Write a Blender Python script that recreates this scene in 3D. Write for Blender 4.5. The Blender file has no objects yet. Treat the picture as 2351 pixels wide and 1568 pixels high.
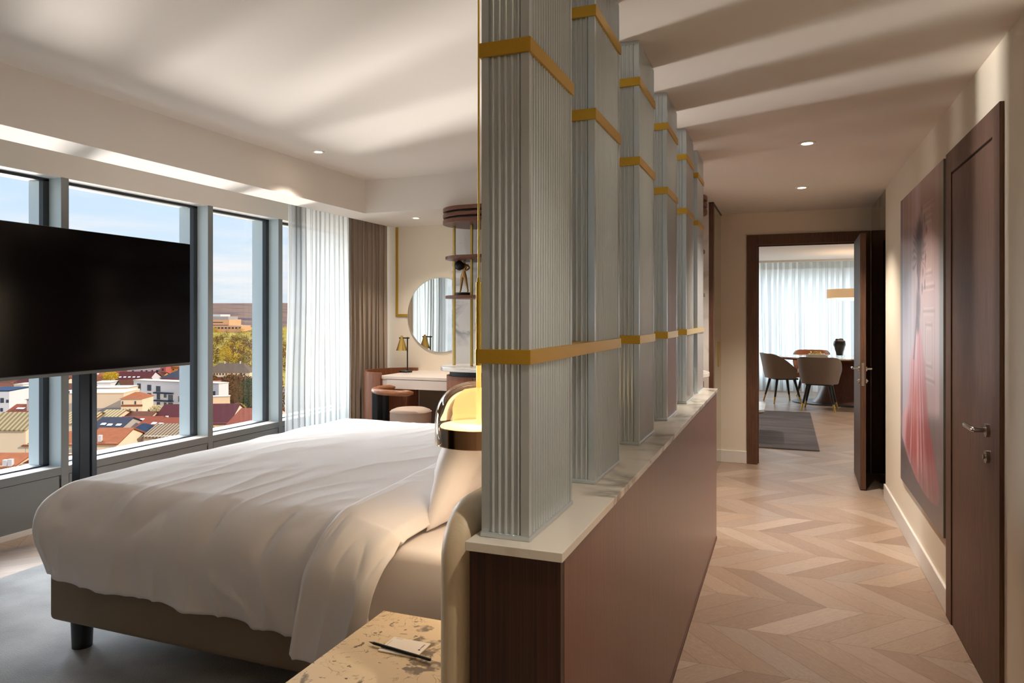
import bpy, bmesh, math, random
from mathutils import Vector, Matrix, noise
C = bpy.context.scene.collection
PI = math.pi
random.seed(7)

# ---------------------------------------------------------------- camera
TH = math.radians(21.03); FPX = 1635.0; EYE = 1.5; HZ = 726.0
cd = bpy.data.cameras.new('camera'); cam = bpy.data.objects.new('camera', cd); C.objects.link(cam)
cam.location = (0, 0, EYE); cam.rotation_euler = (PI/2, 0, TH)
cd.sensor_width = 36; cd.lens = FPX/2351*36; cd.shift_y = -(784-HZ)/2351
cd.clip_start = .05; cd.clip_end = 9000
bpy.context.scene.camera = cam
# ---------------------------------------------------------------- view
sc = bpy.context.scene
sc.view_settings.view_transform = 'Standard'; sc.view_settings.look = 'None'
sc.view_settings.gamma = 1; sc.view_settings.use_curve_mapping = False
sc.view_settings.exposure = 1.42
sc.cycles.use_denoising = True
sc.cycles.max_bounces = 10; sc.cycles.diffuse_bounces = 6; sc.cycles.glossy_bounces = 4
sc.cycles.transmission_bounces = 8; sc.cycles.transparent_max_bounces = 16
sc.cycles.sample_clamp_indirect = 6; sc.cycles.caustics_reflective = False; sc.cycles.caustics_refractive = False
# ---------------------------------------------------------------- sky
w = bpy.data.worlds.new('sky'); sc.world = w; w.use_nodes = True
nt = w.node_tree; nt.nodes.clear()
N = nt.nodes.new; L = nt.links.new
tc = N('ShaderNodeTexCoord'); sx = N('ShaderNodeSeparateXYZ'); L(tc.outputs['Generated'], sx.inputs[0])
cr = N('ShaderNodeValToRGB'); L(sx.outputs['Z'], cr.inputs[0])
e = cr.color_ramp.elements
e[0].position = 0.0; e[0].color = (.66, .74, .80, 1)
e[1].position = .26; e[1].color = (.44, .64, .92, 1)
for p, c in ((.06, (.66, .78, .87, 1)), (.14, (.58, .74, .92, 1)), (.8, (.24, .42, .80, 1))):
    k = cr.color_ramp.elements.new(p); k.color = c
mp = N('ShaderNodeMapping'); mp.inputs['Scale'].default_value = (2.2, 2.2, 22); mp.inputs['Rotation'].default_value = (.05, -.06, 0)
L(tc.outputs['Generated'], mp.inputs[0])
nz = N('ShaderNodeTexNoise'); nz.inputs['Scale'].default_value = 2.2; nz.inputs['Detail'].default_value = 7; nz.inputs['Roughness'].default_value = .62
L(mp.outputs[0], nz.inputs['Vector'])
cl = N('ShaderNodeMapRange'); cl.inputs['From Min'].default_value = .47; cl.inputs['From Max'].default_value = .68; L(nz.outputs['Fac'], cl.inputs[0])
hm = N('ShaderNodeMapRange'); hm.inputs['From Min'].default_value = .17; hm.inputs['From Max'].default_value = .06; L(sx.outputs['Z'], hm.inputs[0])
mu = N('ShaderNodeMath'); mu.operation = 'MULTIPLY'; L(cl.outputs[0], mu.inputs[0]); L(hm.outputs[0], mu.inputs[1])
mx = N('ShaderNodeMixRGB'); L(mu.outputs[0], mx.inputs[0]); L(cr.outputs[0], mx.inputs[1]); mx.inputs[2].default_value = (.86, .85, .86, 1)
bg = N('ShaderNodeBackground'); L(mx.outputs[0], bg.inputs[0]); bg.inputs[1].default_value = .42
wo = N('ShaderNodeOutputWorld'); L(bg.outputs[0], wo.inputs[0])
# ---------------------------------------------------------------- sun and daylight
def sun(name, frm, energy, angle, col):
    d = bpy.data.lights.new(name, 'SUN'); d.energy = energy; d.angle = math.radians(angle); d.color = col
    o = bpy.data.objects.new(name, d); C.objects.link(o); o.location = (-20, 20, 60)
    o.rotation_euler = Vector(frm).to_track_quat('Z', 'Y').to_euler()
    return o
sun('sun', (.80, -.04, .34), 1.6, .6, (1.0, .84, .64))                 # low warm sun from behind the building, lights the town
sun('sky_fill_lamp', (-.80, .45, .52), 6.8, 60, (.86, .94, 1.0))            # added soft sun lamp standing in for bright sky at the windows

# added area lamp, unseen to the left, throws column shadows on the corridor ceiling
d = bpy.data.lights.new('upward_fill_light', 'AREA'); d.shape = 'RECTANGLE'; d.size = 6.5; d.size_y = 32; d.energy = 2800; d.color = (1, .95, .90); d.spread = math.radians(60)
rr = bpy.data.objects.new('upward_fill_light', d); C.objects.link(rr)
tgt = Vector((-4.86, 5.0, 1.3)); rr.location = tgt + Vector((-.92*42, .39*42, -12))
rr.rotation_euler = (rr.location-tgt).to_track_quat('Z', 'Y').to_euler()

# ---------------------------------------------------------------- helpers
def at(u, v, s):
    a = (u-1175.5)/FPX; b = (HZ-v)/FPX
    return Vector((s*(-math.sin(TH)+a*math.cos(TH)), s*(math.cos(TH)+a*math.sin(TH)), EYE+s*b))

class MB:
    def __init__(s): s.bm = bmesh.new()
    def box(s, a, b, m=None):
        x0, y0, z0 = a; x1, y1, z1 = b
        v = [s.bm.verts.new(p) for p in ((x0,y0,z0),(x1,y0,z0),(x1,y1,z0),(x0,y1,z0),(x0,y0,z1),(x1,y0,z1),(x1,y1,z1),(x0,y1,z1))]
        if m:
            for q in v: q.co = m @ q.co
        for f in ((0,3,2,1),(4,5,6,7),(0,1,5,4),(1,2,6,5),(2,3,7,6),(3,0,4,7)): s.bm.faces.new([v[i] for i in f])
        return s
    def prism(s, pts, z0, z1, m=None):
        a = [s.bm.verts.new((p[0], p[1], z0)) for p in pts]; b = [s.bm.verts.new((p[0], p[1], z1)) for p in pts]
        if m:
            for q in a+b: q.co = m @ q.co
        n = len(pts)
        s.bm.faces.new(a[::-1]); s.bm.faces.new(b)
        for i in range(n): s.bm.faces.new((a[i], a[(i+1) % n], b[(i+1) % n], b[i]))
        return s
    def lathe(s, prof, c=(0,0,0), seg=32, m=None, close=True):
        rings = []
        for r, z in prof:
            if r < 1e-6: rings.append([s.bm.verts.new((c[0], c[1], c[2]+z))])
            else: rings.append([s.bm.verts.new((c[0]+r*math.cos(2*PI*i/seg), c[1]+r*math.sin(2*PI*i/seg), c[2]+z)) for i in range(seg)])
        if m:
            for rg in rings:
                for q in rg: q.co = m @ q.co
        for A, B in zip(rings, rings[1:]):
            for i in range(seg):
                j = (i+1) % seg
                if len(A) == 1 and len(B) == 1: continue
                if len(A) == 1: s.bm.faces.new((A[0], B[j], B[i]))
                elif len(B) == 1: s.bm.faces.new((A[i], A[j], B[0]))
                else: s.bm.faces.new((A[i], A[j], B[j], B[i]))
        if close:
            if len(rings[0]) > 1: s.bm.faces.new(rings[0][::-1])
            if len(rings[-1]) > 1: s.bm.faces.new(rings[-1])
        return s
    def tube(s, path, r, seg=12, cap=True, sy=1.0):
        P = [Vector(p) for p in path]; n = len(P); R = r if isinstance(r, (list, tuple)) else [r]*n
        rings = []; up = Vector((0,0,1))
        prev = None
        for i, p in enumerate(P):
            t = (P[min(i+1, n-1)]-P[max(i-1, 0)]).normalized()
            if prev is None:
                a = t.cross(up) if abs(t.z) < .95 else t.cross(Vector((0,1,0)))
            else: a = prev - t*prev.dot(t)
            a.normalize(); prev = a; b = t.cross(a)
            rings.append([s.bm.verts.new(p + a*(math.cos(2*PI*k/seg)*R[i]) + b*(math.sin(2*PI*k/seg)*R[i]*sy)) for k in range(seg)])
        for A, B in zip(rings, rings[1:]):
            for k in range(seg): s.bm.faces.new((A[k], A[(k+1) % seg], B[(k+1) % seg], B[k]))
        if cap: s.bm.faces.new(rings[0][::-1]); s.bm.faces.new(rings[-1])
        return s
    def cyl(s, a, b, r, seg=20): return s.tube([a, b], r, seg)
    def grid(s, nu, nv, fn, wrap=False):
        V = [[s.bm.verts.new(fn(i/(nu-1) if not wrap else i/nu, j/(nv-1))) for j in range(nv)] for i in range(nu)]
        for i in range(nu if wrap else nu-1):
            for j in range(nv-1): s.bm.faces.new((V[i][j], V[(i+1) % nu][j], V[(i+1) % nu][j+1], V[i][j+1]))
        return s
    def face(s, pts):
        s.bm.faces.new([s.bm.verts.new(p) for p in pts]); return s
    def ball(s, c, r, sub=2, sc=(1,1,1), rot=None):
        m = Matrix.Translation(Vector(c)) @ (rot.to_matrix().to_4x4() if rot else Matrix()) @ Matrix.Diagonal((r*sc[0], r*sc[1], r*sc[2], 1))
        bmesh.ops.create_icosphere(s.bm, subdivisions=sub, radius=1, matrix=m); return s
    def build(s, name, m, parent=None, smooth=False, bevel=0, seg=2, flip=True):
        if flip: bmesh.ops.recalc_face_normals(s.bm, faces=s.bm.faces)
        me = bpy.data.meshes.new(name); s.bm.to_mesh(me); s.bm.free()
        o = bpy.data.objects.new(name, me); C.objects.link(o)
        for q in (m if isinstance(m, (list, tuple)) else [m]): me.materials.append(q)
        if smooth is True:
            for p in me.polygons: p.use_smooth = True
        elif smooth:
            me.shade_auto(smooth) if hasattr(me, 'shade_auto') else None
            for p in me.polygons: p.use_smooth = True
            try: me.set_sharp_from_angle(angle=smooth)
            except Exception: pass
        if bevel:
            b = o.modifiers.new('bevel', 'BEVEL'); b.width = bevel; b.segments = seg; b.limit_method = 'ANGLE'; b.angle_limit = math.radians(40)
        if parent: o.parent = parent; o.matrix_parent_inverse = parent.matrix_world.inverted() if not parent.parent else Matrix.Translation(-parent.matrix_world.translation) 
        return o
PAR = {}
def thing(name, label, cat, loc=(0,0,0), group=None, rz=0):
    o = bpy.data.objects.new(name, None); C.objects.link(o); o.location = loc; o.rotation_euler = (0, 0, rz); o.empty_display_size = .1
    o['label'] = label; o['category'] = cat
    if group: o['group'] = group
    return o
def tag(o, label, cat, group=None, kind=None):
    o['label'] = label; o['category'] = cat
    if group: o['group'] = group
    if kind: o['kind'] = kind
    return o
def struct(o): o['kind'] = 'structure'; return o
def part(name, mb, m, parent, world=False, **k):
    """a child mesh; its geometry is written in its thing's own frame (world=True: in world coordinates)"""
    o = mb.build(name, m, None, **k); o.parent = parent
    if world:
        q = parent; off = Vector()
        while q: off += q.location; q = q.parent
        o.data.transform(Matrix.Translation(-off))
    return o
def dup(o, parent=None):
    c = o.copy(); C.objects.link(c); c.parent = parent
    for ch in list(o.children): dup(ch, c)
    return c
RX = lambda a: Matrix.Rotation(a, 4, 'X')
RY = lambda a: Matrix.Rotation(a, 4, 'Y')
RZ = lambda a: Matrix.Rotation(a, 4, 'Z')
T = lambda *a: Matrix.Translation(Vector(a))
def rrect(x0, y0, x1, y1, r, n=8, corners=(1,1,1,1)):
    P = []
    for (cx, cy, a0), on in zip(((x1-r, y0+r, -90), (x1-r, y1-r, 0), (x0+r, y1-r, 90), (x0+r, y0+r, 180)), corners):
        if on: P += [(cx+r*math.cos(math.radians(a0+90*i/n)), cy+r*math.sin(math.radians(a0+90*i/n))) for i in range(n+1)]
        else: P.append((cx+r*(1 if a0 in (-90, 0) else -1), cy+r*(1 if a0 in (0, 90) else -1)))
    return P

# ---------------------------------------------------------------- materials
def srgb(r, g, b):
    f = lambda c: (c/255/12.92) if c/255 <= .04045 else ((c/255+.055)/1.055)**2.4
    return (f(r), f(g), f(b), 1)
def base(name):
    m = bpy.data.materials.new(name); m.use_nodes = True
    return m, m.node_tree, m.node_tree.nodes['Principled BSDF']
def mat(name, col, rough=.5, metal=0, noise_amt=0, nscale=8, bump=0, bscale=60, stretch=(1,1,1), spec=None, sheen=0, coat=0):
    m, t, p = base(name); n = t.nodes.new; l = t.links.new
    p.inputs['Base Color'].default_value = col; p.inputs['Roughness'].default_value = rough; p.inputs['Metallic'].default_value = metal
    if spec is not None: p.inputs['Specular IOR Level'].default_value = spec
    if sheen: p.inputs['Sheen Weight'].default_value = sheen
    if coat: p.inputs['Coat Weight'].default_value = coat; p.inputs['Coat Roughness'].default_value = .15
    if noise_amt or bump:
        g = n('ShaderNodeTexCoord'); mpp = n('ShaderNodeMapping'); mpp.inputs['Scale'].default_value = stretch; l(g.outputs['Object'], mpp.inputs[0])
    if noise_amt:
        z = n('ShaderNodeTexNoise'); z.inputs['Scale'].default_value = nscale; z.inputs['Detail'].default_value = 4; l(mpp.outputs[0], z.inputs['Vector'])
        r = n('ShaderNodeMixRGB'); l(z.outputs['Fac'], r.inputs[0])
        r.inputs[1].default_value = tuple(c*(1-noise_amt) for c in col[:3])+(1,); r.inputs[2].default_value = tuple(min(1, c*(1+noise_amt)) for c in col[:3])+(1,)
        l(r.outputs[0], p.inputs['Base Color'])
    if bump:
        z = n('ShaderNodeTexNoise'); z.inputs['Scale'].default_value = bscale; z.inputs['Detail'].default_value = 3; l(mpp.outputs[0], z.inputs['Vector'])
        b = n('ShaderNodeBump'); b.inputs['Strength'].default_value = bump; b.inputs['Distance'].default_value = .01; l(z.outputs['Fac'], b.inputs['Height']); l(b.outputs[0], p.inputs['Normal'])
    return m
def wood(name, dark, light, rough=.35, scale=(40, 40, 1.2), coat=0, stripes=1.0):
    m, t, p = base(name); n = t.nodes.new; l = t.links.new
    g = n('ShaderNodeTexCoord'); mpp = n('ShaderNodeMapping'); mpp.inputs['Scale'].default_value = scale; l(g.outputs['Object'], mpp.inputs[0])
    z = n('ShaderNodeTexNoise'); z.inputs['Scale'].default_value = 1.6; z.inputs['Detail'].default_value = 6; z.inputs['Roughness'].default_value = .7; l(mpp.outputs[0], z.inputs['Vector'])
    z2 = n('ShaderNodeTexNoise'); z2.inputs['Scale'].default_value = 9; z2.inputs['Detail'].default_value = 3; l(mpp.outputs[0], z2.inputs['Vector'])
    a = n('ShaderNodeMath'); a.operation = 'MULTIPLY_ADD'; l(z2.outputs['Fac'], a.inputs[0]); a.inputs[1].default_value = .5; l(z.outputs['Fac'], a.inputs[2])
    mr = n('ShaderNodeMapRange'); mr.inputs['From Min'].default_value = .75-.22/stripes; mr.inputs['From Max'].default_value = .75+.22/stripes; l(a.outputs[0], mr.inputs[0])
    r = n('ShaderNodeMixRGB'); l(mr.outputs[0], r.inputs[0]); r.inputs[1].default_value = dark; r.inputs[2].default_value = light
    l(r.outputs[0], p.inputs['Base Color']); p.inputs['Roughness'].default_value = rough
    if coat: p.inputs['Coat Weight'].default_value = coat; p.inputs['Coat Roughness'].default_value = .2
    b = n('ShaderNodeBump'); b.inputs['Strength'].default_value = .12; b.inputs['Distance'].default_value = .002; l(a.outputs[0], b.inputs['Height']); l(b.outputs[0], p.inputs['Normal'])
    return m
def marble(name, basec, vein, scale=2.0, width=.06, rough=.12, warp=1.2, cloud=.0, rot=(.4,.3,.5)):
    m, t, p = base(name); n = t.nodes.new; l = t.links.new
    g = n('ShaderNodeTexCoord'); mpp = n('ShaderNodeMapping'); mpp.inputs['Rotation'].default_value = rot; mpp.inputs['Scale'].default_value = (1,1,1.8); l(g.outputs['Object'], mpp.inputs[0])
    w1 = n('ShaderNodeTexNoise'); w1.inputs['Scale'].default_value = scale; w1.inputs['Detail'].default_value = 5; w1.inputs['Distortion'].default_value = warp; l(mpp.outputs[0], w1.inputs['Vector'])
    d = n('ShaderNodeMath'); d.operation = 'SUBTRACT'; l(w1.outputs['Fac'], d.inputs[0]); d.inputs[1].default_value = .5
    ab = n('ShaderNodeMath'); ab.operation = 'ABSOLUTE'; l(d.outputs[0], ab.inputs[0])
    mr = n('ShaderNodeMapRange'); mr.inputs['From Min'].default_value = 0; mr.inputs['From Max'].default_value = width; mr.inputs['To Min'].default_value = 1; mr.inputs['To Max'].default_value = 0; l(ab.outputs[0], mr.inputs[0])
    w2 = n('ShaderNodeTexNoise'); w2.inputs['Scale'].default_value = scale*1.7; w2.inputs['Detail'].default_value = 3; l(mpp.outputs[0], w2.inputs['Vector'])
    m2 = n('ShaderNodeMapRange'); m2.inputs['From Min'].default_value = .42; m2.inputs['From Max'].default_value = .68; l(w2.outputs['Fac'], m2.inputs[0])
    mm = n('ShaderNodeMath'); mm.operation = 'MULTIPLY'; l(mr.outputs[0], mm.inputs[0]); l(m2.outputs[0], mm.inputs[1])
    r = n('ShaderNodeMixRGB'); l(mm.outputs[0], r.inputs[0]); r.inputs[1].default_value = basec; r.inputs[2].default_value = vein
    l(r.outputs[0], p.inputs['Base Color']); p.inputs['Roughness'].default_value = rough
    return m
def speckle_marble(name):
    m, t, p = base(name); n = t.nodes.new; l = t.links.new
    g = n('ShaderNodeTexCoord')
    def nz(scale, det=3, dist=0, off=0):
        q = n('ShaderNodeMapping'); q.inputs['Location'].default_value = (off, off*1.7, off); l(g.outputs['Object'], q.inputs[0])
        z = n('ShaderNodeTexNoise'); z.inputs['Scale'].default_value = scale; z.inputs['Detail'].default_value = det; z.inputs['Distortion'].default_value = dist; l(q.outputs[0], z.inputs['Vector']); return z.outputs['Fac']
    def rng(s, a, b, inv=False):
        q = n('ShaderNodeMapRange'); q.inputs['From Min'].default_value = a; q.inputs['From Max'].default_value = b
        if inv: q.inputs['To Min'].default_value = 1; q.inputs['To Max'].default_value = 0
        l(s, q.inputs[0]); return q.outputs[0]
    def mul(a, b):
        q = n('ShaderNodeMath'); q.operation = 'MULTIPLY'; l(a, q.inputs[0]); l(b, q.inputs[1]); return q.outputs[0]
    def mixc(f, c1, c2):
        q = n('ShaderNodeMixRGB'); l(f, q.inputs[0])
        if isinstance(c1, tuple): q.inputs[1].default_value = c1
        else: l(c1, q.inputs[1])
        q.inputs[2].default_value = c2; return q.outputs[0]
    c = mixc(nz(4, 3), srgb(236, 214, 178), srgb(222, 196, 158))
    bl = mul(rng(nz(8, 5, .6, 3.1), .585, .61), rng(nz(34, 2), .3, .5))
    c = mixc(bl, c, srgb(128, 112, 92))
    sp = rng(nz(34, 3, .8, 9.0), .67, .69); c = mixc(sp, c, srgb(110, 94, 78))
    v = n('ShaderNodeMath'); v.operation = 'SUBTRACT'; l(nz(12, 5, 1.4, 5.5), v.inputs[0]); v.inputs[1].default_value = .5
    ab = n('ShaderNodeMath'); ab.operation = 'ABSOLUTE'; l(v.outputs[0], ab.inputs[0])
    vv = mul(rng(ab.outputs[0], 0, .010, True), rng(nz(6, 2, 0, 2.2), .42, .52)); c = mixc(vv, c, srgb(135, 110, 86))
    l(c, p.inputs['Base Color']); p.inputs['Roughness'].default_value = .22
    return m
def chevron(name):
    """oak chevron parquet: bands .42 wide across the corridor, planks at 42 degrees, each plank its own tone and grain"""
    m, t, p = base(name); n = t.nodes.new; l = t.links.new
    def M(op, a, b=None, c=None):
        q = n('ShaderNodeMath'); q.operation = op
        for i, v in enumerate((a, b, c)):
            if v is None: continue
            if isinstance(v, (int, float)): q.inputs[i].default_value = v
            else: l(v, q.inputs[i])
        return q.outputs[0]
    g = n('ShaderNodeTexCoord'); s = n('ShaderNodeSeparateXYZ'); l(g.outputs['Object'], s.inputs[0])
    x, y = s.outputs[0], s.outputs[1]
    yy = M('ADD', y, 42*.42-4.425)
    pp = M('PINGPONG', yy, .42)
    bi = M('FLOOR', M('DIVIDE', yy, .42))
    par = M('SUBTRACT', M('MULTIPLY', M('FRACT', M('MULTIPLY', bi, .5)), 4.0), 1.0)        # -1 / +1
    u = M('SUBTRACT', x, M('MULTIPLY', pp, .9))
    uu = M('DIVIDE', M('ADD', u, 18.0), .18)
    pi_ = M('FLOOR', uu); fr = M('FRACT', uu)
    cb = n('ShaderNodeCombineXYZ'); l(pi_, cb.inputs[0]); l(bi, cb.inputs[1])
    wn = n('ShaderNodeTexWhiteNoise'); wn.noise_dimensions = '3D'; l(cb.outputs[0], wn.inputs['Vector'])
    # grain coordinates: along the plank and across it
    along = M('ADD', M('MULTIPLY', pp, 1.3), M('MULTIPLY', wn.outputs['Value'], 30.0))
    gc = n('ShaderNodeCombineXYZ'); l(M('MULTIPLY', along, 2.2), gc.inputs[0]); l(M('MULTIPLY', uu, 2.6), gc.inputs[1]); l(M('MULTIPLY', bi, 3.7), gc.inputs[2])
    gn = n('ShaderNodeTexNoise'); gn.inputs['Scale'].default_value = 1.6; gn.inputs['Detail'].default_value = 2; l(gc.outputs[0], gn.inputs['Vector'])
    rings = M('FRACT', M('MULTIPLY', gn.outputs['Fac'], 14.0))
    ringl = M('SMOOTH_MIN', M('MULTIPLY', M('ABSOLUTE', M('SUBTRACT', rings, .5)), 2.0), 1.0, .2)
    fine = n('ShaderNodeTexNoise'); fine.inputs['Scale'].default_value = 1; fine.inputs['Detail'].default_value = 4
    fc = n('ShaderNodeCombineXYZ'); l(M('MULTIPLY', along, 8.0), fc.inputs[0]); l(M('MULTIPLY', uu, 30.0), fc.inputs[1]); l(bi, fc.inputs[2]); l(fc.outputs[0], fine.inputs['Vector'])
    ramp = n('ShaderNodeValToRGB'); l(wn.outputs['Value'], ramp.inputs[0])
    e = ramp.color_ramp.elements; e[0].position = 0; e[0].color = srgb(166, 142, 124); e[1].position = 1; e[1].color = srgb(204, 184, 166)
    for q, c in ((.3, srgb(184, 160, 140)), (.55, srgb(192, 170, 150)), (.8, srgb(180, 162, 148))):
        k = ramp.color_ramp.elements.new(q); k.color = c
    dk = n('ShaderNodeMixRGB'); dk.blend_type = 'MULTIPLY'; l(M('MULTIPLY', M('SUBTRACT', 1.0, ringl), .22), dk.inputs[0]); l(ramp.outputs[0], dk.inputs[1]); dk.inputs[2].default_value = srgb(150, 118, 92)
    d2 = n('ShaderNodeMixRGB'); d2.blend_type = 'MULTIPLY'; l(M('MULTIPLY', fine.outputs['Fac'], .30), d2.inputs[0]); l(dk.outputs[0], d2.inputs[1]); d2.inputs[2].default_value = srgb(176, 148, 122)
    e1 = M('MINIMUM', fr, M('SUBTRACT', 1.0, fr))
    e2 = M('MINIMUM', pp, M('SUBTRACT', .42, pp))
    g1 = M('LESS_THAN', e1, .010); g2 = M('LESS_THAN', e2, .0014)
    gr = M('MAXIMUM', g1, g2)
    d3 = n('ShaderNodeMixRGB'); l(M('MULTIPLY', gr, .62), d3.inputs[0]); l(d2.outputs[0], d3.inputs[1]); d3.inputs[2].default_value = srgb(84, 62, 46)
    l(d3.outputs[0], p.inputs['Base Color']); p.inputs['Roughness'].default_value = .34
    b = n('ShaderNodeBump'); b.inputs['Strength'].default_value = .25; b.inputs['Distance'].default_value = .002; l(M('SUBTRACT', 1.0, gr), b.inputs['Height']); l(b.outputs[0], p.inputs['Normal'])
    return m
def thin_glass(name, tint=(1,1,1,1), refl=.07, rough=0.0, base_fac=.03):
    m = bpy.data.materials.new(name); m.use_nodes = True; t = m.node_tree; t.nodes.clear(); n = t.nodes.new; l = t.links.new
    tr = n('ShaderNodeBsdfTransparent'); tr.inputs[0].default_value = tint
    gl = n('ShaderNodeBsdfGlossy'); gl.inputs['Roughness'].default_value = rough; gl.inputs[0].default_value = (.95, .95, .95, 1)
    lw = n('ShaderNodeLayerWeight'); lw.inputs[0].default_value = .25
    ma = n('ShaderNodeMath'); ma.operation = 'MULTIPLY_ADD'; l(lw.outputs['Fresnel'], ma.inputs[0]); ma.inputs[1].default_value = refl; ma.inputs[2].default_value = base_fac
    mxx = n('ShaderNodeMixShader'); l(ma.outputs[0], mxx.inputs[0]); l(tr.outputs[0], mxx.inputs[1]); l(gl.outputs[0], mxx.inputs[2])
    o = n('ShaderNodeOutputMaterial'); l(mxx.outputs[0], o.inputs[0]); return m
def sheer(name, col, transp=.35):
    m = bpy.data.materials.new(name); m.use_nodes = True; t = m.node_tree; t.nodes.clear(); n = t.nodes.new; l = t.links.new
    tr = n('ShaderNodeBsdfTransparent'); tl = n('ShaderNodeBsdfTranslucent'); tl.inputs[0].default_value = col
    df = n('ShaderNodeBsdfDiffuse'); df.inputs[0].default_value = col
    m1 = n('ShaderNodeMixShader'); m1.inputs[0].default_value = .45; l(tl.outputs[0], m1.inputs[1]); l(df.outputs[0], m1.inputs[2])
    m2 = n('ShaderNodeMixShader'); m2.inputs[0].default_value = 1-transp; l(tr.outputs[0], m2.inputs[1]); l(m1.outputs[0], m2.inputs[2])
    o = n('ShaderNodeOutputMaterial'); l(m2.outputs[0], o.inputs[0]); return m
def emis(name, col, st):
    m, t, p = base(name); p.inputs['Base Color'].default_value = (.8, .8, .8, 1); p.inputs['Emission Color'].default_value = col; p.inputs['Emission Strength'].default_value = st; return m

M_wall = mat('cream_plaster', srgb(236, 225, 206), .75, noise_amt=.015, nscale=3, bump=.03, bscale=300)
M_ceil = mat('ceiling_paint', srgb(232, 225, 216), .85, noise_amt=.01, nscale=2)
M_base = mat('white_lacquer', srgb(232, 228, 222), .35)
M_oak = chevron('oak_chevron')
M_dwood = wood('dark_stained_oak', srgb(66, 42, 29), srgb(116, 80, 58), .52, (60, 60, 2.2))
M_ebony = wood('ebony_veneer', srgb(22, 12, 7), srgb(74, 42, 22), .35, (75, 75, .35), stripes=1.1)
M_maho = wood('reddish_walnut_veneer', srgb(86, 44, 28), srgb(126, 74, 52), .34, (60, 60, .9), coat=.3)
M_walnut = wood('walnut', srgb(104, 56, 32), srgb(158, 98, 64), .4, (70, 70, 2))
M_walnut_h = wood('walnut_board', srgb(82, 46, 32), srgb(128, 80, 56), .4, (4, 60, 60))
M_marble = marble('pale_marble', srgb(226, 220, 208), srgb(128, 116, 104), 2.1, .075, .12)
M_marble2 = marble('white_marble', srgb(232, 230, 226), srgb(140, 142, 146), 1.3, .075, .16, 1.6, rot=(.2, .9, .3))
M_specm = speckle_marble('cream_brown_marble')
M_silver = mat('champagne_silver_paint', srgb(204, 214, 219), .29, .6, noise_amt=.03, nscale=300)
M_brass = mat('brushed_brass', srgb(208, 168, 62), .36, .7, noise_amt=.08, nscale=260)
M_brass2 = mat('pale_brass', srgb(200, 168, 92), .3, .85)
M_chrome = mat('satin_steel', srgb(190, 186, 180), .22, 1)
M_black = mat('black_satin', srgb(24, 24, 25), .45)
M_blackm = mat('black_metal', srgb(34, 37, 40), .38, .5)
M_screen = mat('tv_screen', srgb(6, 6, 8), .12, 0, spec=.35)
M_frame = mat('grey_aluminium', srgb(128, 130, 130), .42, .25)
M_reveal = mat('daylit_grey_aluminium', srgb(196, 206, 206), .4, .2)  # grey aluminium with the daylight on the reveals put into its colour
M_gasket = mat('dark_gasket', srgb(40, 46, 50), .5)
M_glass = thin_glass('window_glass', refl=.05, base_fac=.004)
M_linen = mat('white_cotton', srgb(244, 240, 240), .85, bump=.02, bscale=500, sheen=.15)
M_sheet = mat('cotton_sheet', srgb(243, 236, 234), .8, bump=.02, bscale=500, sheen=.1)
M_bedfab = mat('taupe_upholstery', srgb(138, 122, 104), .9, noise_amt=.08, nscale=220, bump=.15, bscale=420)
M_leather = mat('cream_leather', srgb(214, 196, 164), .42, bump=.09, bscale=45, stretch=(1, 5, 1))
M_sheer_near = sheer('dimming_sheer', (.17, .17, .165, 1), .0)  # dark grey so the added near curtain holds back light
M_rail = wood('golden_walnut', srgb(112, 66, 40), srgb(172, 116, 76), .35, (9, 9, 60))
M_rug = mat('silver_grey_pile', srgb(150, 150, 150), .95, noise_amt=.85, nscale=2.6, bump=.6, bscale=160, sheen=.3)
M_grey_curt = mat('taupe_curtain', srgb(170, 154, 138), .85, bump=.05, bscale=300)
M_sheer = sheer('white_sheer', (.40, .41, .40, 1), .12)
M_sheer2 = sheer('far_sheer', (.80, .86, .86, 1), .16)
M_mirror = mat('mirror_silver', (.86, .88, .87, 1), .02, 1)
M_tmirror = mat('tinted_mirror', srgb(198, 194, 170), .03, 1)
M_desk = mat('blush_lacquer', srgb(232, 220, 212), .35)
M_pouf = mat('pale_taupe_fabric', srgb(196, 176, 160), .9, bump=.1, bscale=350)
M_tan = mat('tan_leather', srgb(190, 120, 74), .45)
M_greyfab = mat('taupe_leather', srgb(132, 116, 104), .55)
M_down = emis('lamp_glow', (1, .80, .55, 1), 14)
M_white = mat('white_enamel', srgb(235, 232, 226), .4)

# ================================================================ THE ROOM
CZ = 2.547; TZ = 2.885
WX = -4.86; RW = .764; YE = 7.63; YB = 7.34; MY = 6.75
struct(MB().box((-5.1, -1.6, -.12), (2.5, 15.6, 0)).build('floor', M_oak))
# window wall: panels under the sills, head band, pocket
def wallbox(name, a, b, m=None, bevel=0): return struct(MB().box(a, b).build(name, m or M_wall, bevel=bevel))
wallbox('wall_left', (-5.06, -1.6, 2.50), (WX, YE+.1, 2.95), M_ceil)
wb = struct(MB().box((-5.04, -1.6, 0), (WX-.012, YE+.1, .41)).build('wall_left_base', M_frame))
wallbox('wall_right', (RW, -1.6, 0), (RW+.12, 6.55, 2.7), M_wall)
wallbox('wall_right_alcove', (RW+.03, 6.55, 0), (RW+.12, YE+.1, 2.7), M_wall)
wallbox('wall_back', (-5.06, YB, 0), (-3.27, YB+.3, 2.75), M_wall)
struct(MB().box((-3.27, MY, 0), (-.66, YE+.1, 2.75)).build('wall_marble', M_marble2))
wallbox('wall_near', (-5.06, -1.7, 0), (.9, -1.6, 2.95), M_wall)
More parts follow.
